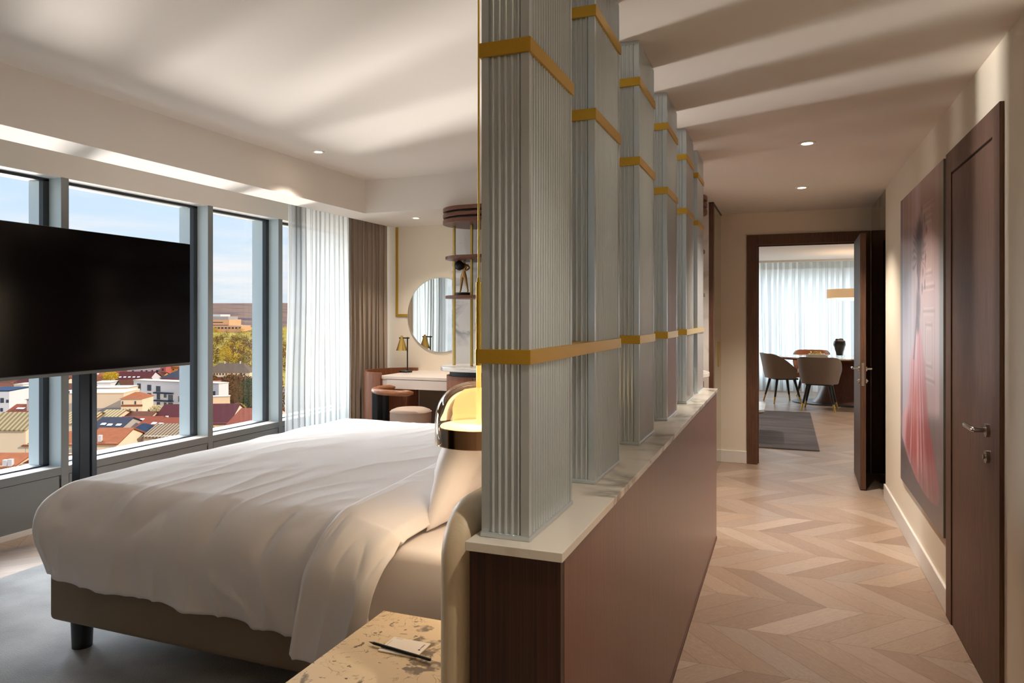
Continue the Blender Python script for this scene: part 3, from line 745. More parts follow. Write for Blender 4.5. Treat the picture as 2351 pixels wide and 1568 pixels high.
o = curtain(-4.47, 6.62, 7.27, .012, 2.70, 9, .060, M_grey_curt, 9.0, x1=-4.38).build('blackout_curtain', M_grey_curt, smooth=True)
tag(o, 'heavy taupe curtain gathered in the corner beyond the white sheer', 'curtain')

o = curtain(-4.52, -1.5, 2.82, .012, 2.70, 44, .035, M_sheer, 21.0).build('sheer_curtain', M_sheer_near, smooth=True)  # added out of view to keep the near side of the bed in shade
tag(o, 'added unseen sheer curtain shading the nearer windows on the left', 'curtain')
# ---------------------------------------------------------------- mirror, brass moulding
t = thing('round_mirror', 'large round frameless mirror on the wall above the desk', 'mirror', (-3.695, YB-.002, 1.515))
part('mirror_glass', MB().lathe([(0, 0), (.425, 0), (.425, .012), (0, .012)], seg=96, m=RX(PI/2)), M_mirror, t)
part('mirror_edge', MB().lathe([(.424, -.002), (.428, -.002), (.428, .013), (.424, .013), (.424, -.002)], seg=96, m=RX(PI/2), close=False), mat('mirror_edge_steel', srgb(200, 196, 188), .3, .8), t, smooth=.5)
o = MB().box((-4.285, YB-.014, 1.495), (-4.255, YB+.001, 2.546)).box((-4.255, YB-.014, 1.495), (-4.122, YB+.001, 1.525)).build('wall_moulding', M_brass, bevel=.003)
tag(o, 'gold rectangular wall moulding running down behind the round mirror', 'moulding')

# ---------------------------------------------------------------- desk
DZ = .87
t = thing('desk', 'pale blush lacquered desk with curved walnut side', 'desk', (-3.6, 6.95, 0))
part('desk_top', MB().prism([(-4.02, 6.52), (-3.17, 6.52), (-3.17, 6.745), (-3.272, 6.745), (-3.272, YB-.001), (-4.02, YB-.001)], DZ-.03, DZ), M_desk, t, world=True, bevel=.002)
ap = part('apron', MB().box((-3.98, 6.535, DZ-.125), (-3.17, 6.56, DZ-.03)), M_desk, t, world=True)
part('drawer', MB().box((-3.925, 6.522, DZ-.13), (-3.17, 6.538, DZ-.036)), M_desk, t, world=True, bevel=.001)
part('drawer_shadow_gap', MB().box((-3.931, 6.530, DZ-.034), (-3.17, 6.534, DZ-.030)).box((-3.931, 6.530, DZ-.13), (-3.926, 6.534, DZ-.03)), M_black, t, world=True)
part('back_panel', MB().box((-3.95, 7.30, .0), (-3.272, YB-.001, DZ-.03)), mat('taupe_panel', srgb(150, 134, 116), .7), t, world=True)
sh = MB(); n = 40; R0, R1 = .355, .385; cx, cy = -3.98, 6.905
pts = [(cx+R1*1.0*math.cos(math.radians(-90-180*k/n)), cy+R1*1.08*math.sin(math.radians(-90-180*k/n))) for k in range(n+1)]
pti = [(cx+R0*math.cos(math.radians(-90-180*k/n)), cy+R0*1.08*math.sin(math.radians(-90-180*k/n))) for k in range(n+1)]
A = [[sh.bm.verts.new((p[0], p[1], z)) for p in pts] for z in (0, .905)]; B = [[sh.bm.verts.new((p[0], p[1], z)) for p in pti] for z in (0, .905)]
for k in range(n):
    sh.bm.faces.new((A[0][k], A[0][k+1], A[1][k+1], A[1][k])); sh.bm.faces.new((B[0][k], B[1][k], B[1][k+1], B[0][k+1])); sh.bm.faces.new((A[1][k], A[1][k+1], B[1][k+1], B[1][k]))
for k in (0, n): sh.bm.faces.new((A[0][k], A[1][k], B[1][k], B[0][k]))
part('curved_side', sh, M_walnut, t, world=True, smooth=.6)
# desk lamp
t = thing('desk_lamp', 'small table lamp with brass cone shade and black stand on the desk', 'table lamp', (-3.99, 7.05, DZ))
part('base', MB().lathe([(.0, 0), (.070, 0), (.072, .004), (.072, .016), (.068, .021), (.0, .022)], seg=36), M_black, t, smooth=.6)
part('pole', MB().cyl((0.02, 0, .02), (0.02, 0, .395), .0075, 16), M_black, t, smooth=.7)
part('arm', MB().cyl((-.085, 0, .385), (.042, 0, .385), .0075, 16), M_black, t, smooth=.7)
cone = part('cone_shade', MB().lathe([(.012, .0), (.016, -.01), (.064, -.158), (.0625, -.158), (.014, -.014), (0, -.012)], c=(-.052, -.0, .402), seg=40, close=False, m=None).ball((-.052, 0, .398), .015, 2), M_brass2, t, smooth=.8)

# chair at the desk
t = thing('desk_chair', 'desk chair with curved walnut rail, black post and round padded seat', 'chair', (-3.55, 6.30, 0))
rail = []
for k in range(29):
    an = math.radians(140+ (308-140)*k/28); rail.append((.33*math.cos(an)+.0, .30*math.sin(an), .760))
part('back_rail', MB().tube(rail, [.012]+[.026]+[.032]*25+[.026, .012], 18, sy=.9), M_rail, t, smooth=True)
part('post', MB().box((-.335, -.13, .0), (-.265, -.02, .748)), M_blackm, t, bevel=.012)
part('post', MB().box((-.345, .04, .0), (-.275, .12, .748)), M_blackm, t, bevel=.012)
part('seat_frame', MB().box((-.30, -.10, .36), (.05, .09, .40)), M_blackm, t, bevel=.01)
part('seat_cushion', MB().lathe([(0, .40), (.19, .40), (.205, .415), (.207, .50), (.205, .545), (.195, .562), (.15, .580), (.07, .590), (0, .593)], c=(.04, 0, 0), seg=48), M_pouf, t, smooth=True)
part('cushion_piping', MB().tube([(.04+.2075*math.cos(2*PI*k/48), .2075*math.sin(2*PI*k/48), .547) for k in range(49)], .0028, 6), M_pouf, t, smooth=True)
part('pedestal', MB().lathe([(.0, 0), (.17, 0), (.17, .015), (.05, .03), (.035, .39), (0, .39)], c=(.02, 0, 0), seg=32), M_blackm, t, smooth=.6)

# ---------------------------------------------------------------- shelving unit with brass rods
t = thing('shelving_unit', 'rounded walnut display unit with brass rods and white marble counter', 'shelving unit', (-1.9, 6.45, 0))
UX0, UX1, UY0, UY1 = -3.16, -.640, 6.06, 6.745
def slab(z0, z1, ins, m, name, r=.34, **k):
    return part(name, MB().prism(rrect(UX0+ins, UY0+ins, UX1-ins, UY1, r-ins*.5, 14), z0, z1), m, t, world=True, **k)
slab(0, .925, .03, M_walnut, 'cabinet', smooth=.5)
slab(.925, .975, .055, M_black, 'shadow_gap', smooth=.5)
slab(.975, 1.013, -.02, M_marble2, 'marble_counter', bevel=.004, smooth=.5)
dm = MB()
for k in range(1, 6):
    x = UX0+.42*k; dm.box((x-.002, UY0+.028, .03), (x+.002, UY0+.035, .92))
part('door_seams', dm, M_black, t, world=True)
for z0, z1, ins, mm in ((2.508, 2.546, 0, M_walnut_h), (2.488, 2.508, .05, M_black), (2.452, 2.488, 0, M_walnut_h), (2.432, 2.452, .05, M_black), (2.392, 2.432, 0, M_walnut_h)):
    slab(z0, z1, ins, mm, 'crown_board' if mm is M_walnut_h else 'crown_gap', smooth=.5, bevel=.004 if mm is M_walnut_h else 0)
for z in (2.052, 1.672):
    slab(z, z+.028, .02, M_walnut_h, 'shelf', smooth=.5, bevel=.004)
for x, y in ((-3.10, 6.45), (-2.85, 6.32), (-2.68, 6.20), (-2.0, 6.10), (-1.4, 6.10), (-.90, 6.30), (-.72, 6.45)):
    part('brass_rod', MB().box((x-.012, y-.012, 1.013), (x+.012, y+.012, 2.392)), M_brass2, t, world=True, bevel=.003)

# figurine
t = thing('figurine', 'gold figure carrying a black ball on its shoulder on a black base', 'figurine', (-3.005, 6.47, 1.700))
part('base', MB().lathe([(0, 0), (.066, 0), (.068, .004), (.068, .028), (.065, .032), (0, .032)], seg=40), M_black, t, smooth=.6)
t.scale = (1.16, 1.16, 1.16)
def figure():
    me = bpy.data.meshes.new('body'); V = []; E = []; Rr = []
    def a(p, r, par=None):
        V.append(p); Rr.append(r)
        if par is not None: E.append((par, len(V)-1))
        return len(V)-1
    pel = a((0, 0, .185), .020); wa = a((.002, 0, .212), .015, pel); ch = a((.006, 0, .250), .023, wa); nk = a((.008, 0, .282), .009, ch); hd_ = a((.010, 0, .300), .014, nk); a((.012, 0, .322), .013, hd_)
    for s, fx in ((-1, -.030), (1, .040)):
        hp = a((s*.013, 0, .172), .017, pel); kn = a((fx*.62, -.006 if s < 0 else .004, .105), .0115, hp); an = a((fx, .0, .046), .007, kn); a((fx+s*.002, -.012, .038), .0075, an)
    sl = a((-.020, 0, .268), .011, ch); el = a((-.040, -.012, .245), .008, sl); a((-.030, -.035, .255), .007, el)
    sr = a((.032, 0, .268), .011, ch); er = a((.060, -.004, .245), .0085, sr); hr = a((.040, -.018, .222), .007, er); a((.018, -.026, .222), .007, hr)
    me.from_pydata(V, E, []); o = bpy.data.objects.new('body', me); C.objects.link(o)
    sk = o.modifiers.new('skin', 'SKIN'); sk.use_smooth_shade = True
    for i, r in enumerate(Rr): me.skin_vertices[0].data[i].radius = (r, r)
    me.skin_vertices[0].data[0].use_root = True
    ss = o.modifiers.new('sub', 'SUBSURF'); ss.levels = 2; ss.render_levels = 2
    me.materials.append(M_fig); return o
M_fig = mat('aged_gold', srgb(186, 146, 92), .35, .85)
if hasattr(bpy.types, 'SkinModifier'):
    me0 = None
try:
    o = figure(); o.parent = t; o.location = (0, 0, 0)
except Exception as ex:
    print('figure failed', ex)
part('ball', MB().ball((-.022, -.044, .262), .042, 4), M_black, t, smooth=True)

# ================================================================ PICTURE ON THE RIGHT WALL
def lerp(a, b, t): return tuple(x+(y-x)*t for x, y in zip(a, b))
def sst(a, b, x):
    t = min(1, max(0, (x-a)/(b-a))); return t*t*(3-2*t)
def pic_color(u, v):
    c = lerp((150, 116, 108), (196, 184, 202), sst(.06, .32, v))
    c = lerp(c, (176, 150, 158), sst(.30, .45, u))
    c = lerp(c, lerp((132, 98, 90), (176, 146, 148), sst(.05, .45, v)), sst(.46, .60, u))
    if u < .07: c = lerp(c, (110, 92, 112), .7)
    if .07 < u < .09: c = lerp(c, (206, 200, 214), .5)
    for x in (.25, .30, .345, .40): c = lerp(c, (224, 214, 222) if x in (.25, .345) else (150, 128, 138), .45*math.exp(-((u-x)/.007)**2))
    for x0, x1, y0, y1 in ((.60, .84, .09, .33), (.60, .84, .40, .60), (.66, .79, .13, .29), (.66, .79, .44, .56)):     # panelled door
        if x0-.01 < u < x1+.01 and y0-.01 < v < y1+.01:
            d = min(abs(u-x0), abs(u-x1), abs(v-y0)*1.3, abs(v-y1)*1.3)
            c = lerp(c, (120, 92, 88), .55*math.exp(-(d/.006)**2)); c = lerp(c, (212, 186, 184), .4*math.exp(-((d-.012)/.006)**2))
    if u > .93: c = lerp(c, (112, 106, 98), .8)
    for x in (.87, .90): c = lerp(c, (206, 184, 180), .5*math.exp(-((u-x)/.006)**2))
    fl = sst(.66+.10*(1-u), .70+.10*(1-u), v)
    flc = lerp(lerp((150, 142, 158), (124, 106, 104), sst(.2, .6, u)), (76, 62, 60), sst(.80, .93, v))
    pl = .5+.5*math.sin((u-.5)*60/(.25+v)); flc = lerp(flc, (60, 50, 50), .18*(pl > .93))
    c = lerp(c, flc, fl)
    # dress
    nn = noise.noise(Vector((u*6, v*5, 1))); st = noise.noise(Vector(((u-.46)*26/(.35+1.5*max(0, v-.42)), v*3.0, 5)))
    if v > .425:
        rows = ((.425, .47, .51), (.46, .43, .56), (.567, .27, .648), (.71, .20, .72), (.765, .06, .78), (.842, .05, .90), (.90, .22, .97), (.935, .45, .93), (.945, .6, .8))
        for (v0, a0, b0), (v1, a1, b1) in zip(rows, rows[1:]):
            if v0 <= v < v1:
                k = (v-v0)/(v1-v0); a = a0+(a1-a0)*k+.02*nn; b = b0+(b1-b0)*k+.02*nn
                m = sst(a-.015, a+.03, u)*(1-sst(b-.04, b+.02, u))
                dc = lerp((178, 84, 84), (230, 172, 182), sst(-.4, .5, st))
                dc = lerp(dc, (150, 66, 70), .7*sst(.5*(a+b), b, u)); dc = lerp(dc, (232, 196, 214), .55*sst(.14, .0, u-a)); dc = lerp(dc, (110, 66, 68), .6*sst(.84, .94, v))
                dc = lerp(dc, (214, 92, 80), .35*math.exp(-((u-.42)/.08)**2)*sst(.55, .7, v))
                c = lerp(c, dc, m*.93)
    # figure
    def blob(cu, cv, ru, rv): return math.exp(-(((u-cu)/ru)**2+((v-cv)/rv)**2)**2)
    f = max(blob(.505, .25, .055, .055), blob(.50, .31, .030, .05), blob(.49, .38, .052, .055), blob(.48, .435, .042, .035))
    c = lerp(c, (84, 54, 54), f)
    if .36 < v < .555: c = lerp(c, (78, 50, 54), .95*math.exp(-((u-(.485-.55*(v-.36)))/.016)**2))
    # feathers
    dx, dy = (u-.515)*1.44, (v-.225)*1.93; r = math.hypot(dx, dy); an = math.atan2(dx, -dy)
    if r < .36 and abs(an) < 2.0:
        fe = (.5+.5*math.sin(an*26+5*noise.noise(Vector((r*9, an*2, 2)))))**1.2
        fe *= (1-sst(.12+.14*abs(noise.noise(Vector((an*4, 0, 3)))), .30, r)); fe *= .55+.6*noise.noise(Vector((u*14, v*18, 8)))
        c = lerp(c, (60, 40, 48), min(1, max(0, fe*1.25)))
    f = blob(.515, .175, .085, .06); c = lerp(c, (54, 38, 44), f)
    for (a, b) in ((.56, .23), (.61, .20), (.60, .28), (.66, .24), (.68, .16), (.63, .12), (.57, .09), (.47, .27), (.64, .32), (.58, .33)):
        c = lerp(c, (52, 38, 46), .8*blob(a, b, .012, .016))
    return c
def picture():
    y0, y1, z0, z1 = 4.165, 5.610, .372, 2.300
    t = thing('wall_picture', 'tall picture of a figure in a coral tulle gown and feather headdress', 'picture', (RW-.02, (y0+y1)/2, z0))
    m = MB(); nu, nv = 200, 290; x = RW-.0165
    m.grid(nu, nv, lambda u, v: Vector((x, y1+(y0-y1)*u, z1+(z0-z1)*v)))
    o = part('canvas', m, None, t, world=True, flip=False) if False else None
    me = bpy.data.meshes.new('canvas'); m.bm.to_mesh(me); m.bm.free(); me.transform(T(-t.location.x, -t.location.y, -t.location.z))
    o = bpy.data.objects.new('canvas', me); C.objects.link(o); o.parent = t
    ca = me.color_attributes.new('paint', 'FLOAT_COLOR', 'POINT')
    buf = []
    for i in range(nu):
        for j in range(nv):
            c = pic_color(i/(nu-1), j/(nv-1)); buf += list(srgb(*[255*(max(0, min(255, q))/255)**.86 for q in c]))
    ca.data.foreach_set('color', buf)
    mm, tt, p = base('printed_canvas'); a = tt.nodes.new('ShaderNodeVertexColor'); a.layer_name = 'paint'; tt.links.new(a.outputs[0], p.inputs['Base Color']); p.inputs['Roughness'].default_value = .28
    me.materials.append(mm)
    part('backing', MB().box((x+.0006, y0, z0), (RW+.0005, y1, z1)), mat('grey_panel_edge', srgb(104, 104, 98), .5), t, world=True)
picture()

# ================================================================ FAR DINING ROOM (seen through the doorway)
struct(MB().box((-4.6, YE+.14, 2.60), (3.4, 15.6, 2.66)).build('ceiling_dining', M_ceil))
struct(MB().box((3.3, YE+.14, 0), (3.4, 15.6, 2.62)).build('wall_dining_right', M_wall))
struct(MB().box((.9, YE, 0), (3.4, YE+.14, 2.7)).build('wall_dining_near', M_wall))
struct(MB().box((-4.7, YB+.3, 0), (-4.6, 15.6, 2.62)).build('wall_dining_left', M_wall))
struct(MB().box((-4.6, YE+.14, 0), (-.705, YE+.2, 2.62)).build('wall_dining_partition', M_wall))
struct(MB().box((-4.6, 15.45, 0), (3.3, 15.6, .42)).box((-4.6, 15.45, 2.46), (3.3, 15.6, 2.62)).box((-1.2, 15.45, .42), (-1.13, 15.6, 2.46)).box((1.0, 15.45, .42), (1.07, 15.6, 2.46)).build('wall_dining_far', M_frame))
struct(MB().box((-4.6, 14.98, 2.56), (3.3, 15.02, 2.60)).build('trim_2', M_base))
q = MB(); nu = 480
def f(u, v):
    ph = 2*PI*66*(u+.012*noise.noise(Vector((u*26, v*.8, 3)))); A = .018*(.35+1.3*abs(noise.noise(Vector((u*40, 1, 2)))))
    return Vector((-4.4+7.6*u+.012*math.sin(ph*2), 15.2+A*math.sin(ph), .012+2.58*v))
q.grid(nu*2, 14, f)
o = q.build('sheer_curtain', M_sheer2, smooth=True); tag(o, 'pale sheer curtain covering the whole far window of the dining room', 'curtain')

M_rug2 = mat('grey_mottled_rug', srgb(98, 92, 95), .9, noise_amt=.75, nscale=2.2, stretch=(.8, 3.2, 1), bump=.2, bscale=120)
o = MB().prism(rrect(-2.6, 8.59, .352, 11.95, .01, 2), .001, .011).build('rug', M_rug2, bevel=.003); tag(o, 'dark grey mottled rug on the dining room floor beyond the doorway', 'rug')

t = thing('coffee_table', 'low coffee table with rounded white top just inside the doorway', 'coffee table', (-.85, 9.45, 0))
part('table_top', MB().prism(rrect(-1.55, 9.0, -.238, 9.95, .16, 10), .345, .375), M_marble2, t, world=True, bevel=.004, smooth=.5)
part('rim', MB().prism(rrect(-1.53, 9.02, -.25, 9.93, .15, 10), .33, .3448), M_dwood, t, world=True, smooth=.5)
for x in (-1.4, -.55):
    for y in (9.15, 9.8): part('leg', MB().cyl((x, y, .01), (x, y, .331), .02, 12), M_blackm, t, world=True)

# dining table
DX, DY = 1.02, 13.50; DTZ = .80
t = thing('dining_table', 'large oval marble topped dining table on a conical wooden pedestal', 'table', (DX, DY, 0))
el = lambda rx, ry, n=72: [(rx*math.cos(2*PI*k/n), ry*math.sin(2*PI*k/n)) for k in range(n)]
part('table_top', MB().prism(el(1.22, .72), DTZ-.022, DTZ), marble('dark_veined_marble', srgb(236, 234, 230), srgb(84, 70, 70), 2.4, .10, .08), t, bevel=.004, smooth=.5)
part('under_rim', MB().prism(el(1.16, .67), DTZ-.045, DTZ-.0225), M_dwood, t, smooth=.5)
pd = MB(); 
pd.grid(56, 12, lambda u, v: Vector(((.60-.27*v**.6)*math.cos(2*PI*u), (.40-.17*v**.6)*math.sin(2*PI*u), .016+(DTZ-.06)*v)), wrap=True)
part('pedestal', pd, wood('dining_walnut', srgb(70, 38, 28), srgb(104, 62, 48), .35, (30, 30, 1)), t, smooth=True)
part('base_plate', MB().prism(el(.92, .56), 0, .016), mat('dark_steel_plate', srgb(62, 72, 72), .3, .5), t, smooth=.5)

def dining_chair(name='dining_chair'):
    t = thing(name, 'x', 'chair', (0, 0, 0), 'dining chairs around the oval table')
    n = 44
    def shell(off, dz):
        def f(u, v):
            an = math.radians(-118+236*u); c = abs(2*u-1)
            top = .855-.27*max(0, (c-.35)/.65)**1.6+dz; z = .43+(top-.43)*v
            r = .262+.055*v+off
            # rounded upper corners, slightly squared plan
            k = 1/(abs(math.cos(an))**2.6+abs(math.sin(an))**2.6)**(1/2.6)
            return Vector((r*k*math.sin(an), -r*k*math.cos(an)-.03*v, z))
        return f
    part('back_shell', MB().grid(n, 12, shell(.012, 0)), M_greyfab, t, smooth=True)
    part('inner_lining', MB().grid(n, 12, shell(-.022, .002)), M_tan, t, smooth=True)
    so, si = shell(.012, 0), shell(-.022, .002)
    rim = MB(); rim.grid(n, 2, lambda u, v: so(u, 1).lerp(si(u, 1), v)+Vector((0, 0, .001)))
    rim.grid(2, 12, lambda u, v: so(0, v).lerp(si(0, v), u)); rim.grid(2, 12, lambda u, v: so(1, v).lerp(si(1, v), u))
    rim.grid(n, 2, lambda u, v: so(u, 0).lerp(Vector((0, 0, .43)), v))
    part('piping', rim, M_greyfab, t, smooth=False)
    part('seat', MB().prism(rrect(-.235, -.20, .235, .27, .12, 8), .445, .525), M_tan, t, bevel=.022, seg=3, smooth=.6)
    part('seat_frame', MB().prism(rrect(-.20, -.18, .20, .22, .05, 4), .405, .43), M_black, t)
    for sx in (-1, 1):
        for sy in (-1, 1):
            a = Vector((sx*.16, sy*.15, .41)); b = Vector((sx*.245, sy*.235, .0)); m_ = a.lerp(b, .72)
            l = part('leg', MB().tube([a, m_], [.024, .016], 14), M_black, t, smooth=.7)
            l2 = MB().tube([m_, b], [.0165, .012], 14).build('brass_tip', M_brass2, smooth=.7); l2.parent = l
    return t
ch = dining_chair()
for i, (x, y, ang, lb) in enumerate(((.505, 12.42, -8, 'taupe dining chair seen from behind at the front of the oval table'),
        (-.06, 13.30, -68, 'taupe and tan dining chair at the left end of the oval table'),
        (.45, 14.55, 176, 'dining chair on the window side of the table, tan lining facing the doorway'),
        (1.36, 12.55, 10, 'dining chair half hidden behind the open door leaf'))):
    c = ch if i == 0 else dup(ch)
    c.location = (x, y, 0); c.rotation_euler = (0, 0, math.radians(ang)); c['label'] = lb
# vase
t = thing('vase', 'black sculptural lobed vase standing on the dining table', 'vase', (.86, 13.42, DTZ))
def vz(u, v):
    P = ((0, .052), (.15, .058), (.45, .078), (.72, .098), (.88, .092), (1, .045)); z = .028+.275*v
    for (a, ra), (b, rb) in zip(P, P[1:]):
        if a <= v <= b: r = ra+(rb-ra)*sst(a, b, v)
    an = 2*PI*u; r *= 1+.13*abs(math.sin(an*2.0+.6*math.sin(v*4)))-.05+.05*noise.noise(Vector((math.cos(an)*2, math.sin(an)*2, v*4)))
    return Vector((r*math.cos(an), r*math.sin(an), z))
vb = MB().grid(48, 24, vz, wrap=True); vb.ball((0.02, .01, .30), .045, 2, (1, 1, .5)).ball((-.035, 0, .295), .035, 2, (1, 1, .6))
part('body', vb, mat('black_glaze', srgb(26, 28, 32), .3), t, smooth=True)
part('glass_foot', MB().lathe([(0, 0), (.05, 0), (.05, .028), (0, .028)], seg=24), thin_glass('clear_glass', (.9, .95, .95, 1), .5, 0, .1), t)
for k, (w_, z, cc, lb) in enumerate(((.17, 0, (40, 44, 48), 'dark book at the bottom of the small stack on the dining table'), (.13, .026, (214, 206, 176), 'cream book on top of the small stack on the dining table'))):
    o = thing('book', lb, 'book', (.50, 13.38, DTZ+z), 'books on the dining table')
    part('cover', MB().box((-w_, -.10, 0), (w_, .10, .003)).box((-w_, -.10, .021), (w_, .10, .0245)).box((-w_, .096, 0), (w_, .10, .0245)), mat('book_cover', srgb(*cc), .5), o)
    part('pages', MB().box((-w_+.004, -.097, .003), (w_-.004, .096, .021)), mat('book_pages', srgb(226, 220, 206), .8), o)
kn = thing('ornament', 'gold knotted ornament lying on top of the books', 'ornament', (.47, 13.36, DTZ+.052))
pth = [(.075*math.cos(a)*(1+.25*math.cos(3*a)), .05*math.sin(a)*(1+.2*math.cos(3*a)), .022+.016*math.sin(3*a)) for a in [2*PI*k/60 for k in range(61)]]
part('knot', MB().tube(pth, .009, 10, cap=False), M_brass2, kn, smooth=True)
# pendant over the table
t = thing('dining_pendant', 'broad taupe fabric drum pendant lit from inside over the dining table', 'pendant lamp', (1.12, 13.45, 1.78))
sm = bpy.data.materials.new('lit_fabric'); sm.use_nodes = True; p_ = sm.node_tree.nodes['Principled BSDF']; p_.inputs['Base Color'].default_value = srgb(190, 160, 126); p_.inputs['Emission Color'].default_value = (1, .62, .32, 1); p_.inputs['Emission Strength'].default_value = .16; p_.inputs['Roughness'].default_value = .9
part('drum_shade', MB().lathe([(.46, .03), (.46, .18), (.452, .18), (.452, .03), (.46, .03)], seg=64, close=False), sm, t, smooth=.6)
part('lower_shade', MB().lathe([(.30, -.01), (.30, .10), (.294, .10), (.294, -.01), (.30, -.01)], seg=64, close=False), emis('lit_inner_shade', (1, .62, .34, 1), .9), t, smooth=.6)
part('diffuser', MB().lathe([(0, .04), (.45, .04)], seg=48, close=False), emis('lit_diffuser', (1, .7, .45, 1), .9), t)
part('cord', MB().cyl((0, 0, .05), (0, 0, .82), .004, 8), M_black, t)

for x, y in ((-1.6, 10.2), (1.6, 9.6), (2.2, 12.0), (-2.4, 13.0)):  # lamps added out of view to brighten the dining room
    downlight(x, y, 2.60, 'added unseen fill downlight in the dining room ceiling', 60)

# ================================================================ THE TOWN OUTSIDE
def plaster(n, c, e=.04): return mat(n, srgb(*c), .9, noise_amt=e, nscale=.35, spec=0)
def tiles(n, c): return mat(n, srgb(*[q*.80 for q in c]), .95, noise_amt=.25, nscale=.9, stretch=(1, 1, 3), spec=0)
W_white = plaster('white_render', (200, 197, 198)); W_cream = plaster('cream_render', (218, 196, 168)); W_ochre = plaster('ochre_render', (206, 150, 78))
W_pink = plaster('pink_render', (176, 100, 92)); W_lav = plaster('lavender_render', (168, 156, 160)); W_grey = plaster('grey_render', (160, 154, 150)); W_green = plaster('green_render', (150, 172, 140)); W_beige = plaster('beige_stained_render', (206, 178, 146), .12)
R_red = tiles('red_tiles', (150, 84, 66)); R_org = tiles('orange_tiles', (176, 108, 76)); R_dark = tiles('dark_red_tiles', (96, 54, 54)); R_purple = tiles('maroon_tiles', (98, 56, 58)); R_brown = tiles('brown_tiles', (116, 78, 64)); R_slate = tiles('slate_tiles', (74, 76, 86)); R_navy = tiles('navy_sheet', (62, 76, 98)); R_flat = plaster('roof_gravel', (170, 158, 146)); R_grey = tiles('grey_brown_tiles', (128, 108, 92))
def striped(n, c1, c2, k):
    m, t, p = base(n); g = t.nodes.new('ShaderNodeTexCoord'); wv = t.nodes.new('ShaderNodeTexWave'); wv.inputs['Scale'].default_value = k; t.links.new(g.outputs['Object'], wv.inputs['Vector'])
    r = t.nodes.new('ShaderNodeValToRGB'); r.color_ramp.elements[0].color = srgb(*c1); r.color_ramp.elements[1].color = srgb(*c2); r.color_ramp.elements[0].position = .35; r.color_ramp.elements[1].position = .6
    t.links.new(wv.outputs['Fac'], r.inputs[0]); t.links.new(r.outputs[0], p.inputs['Base Color']); p.inputs['Roughness'].default_value = .9; p.inputs['Specular IOR Level'].default_value = 0; return m
R_corr = striped('corrugated_sheet', (92, 74, 62), (140, 122, 98), .42); R_metal = striped('standing_seam_sheet', (120, 102, 74), (160, 142, 108), .32)
M_pane = mat('house_window_glass', srgb(52, 58, 72), .15); M_sky = mat('skylight_glass', srgb(190, 206, 220), .2)
GZ = -42.0
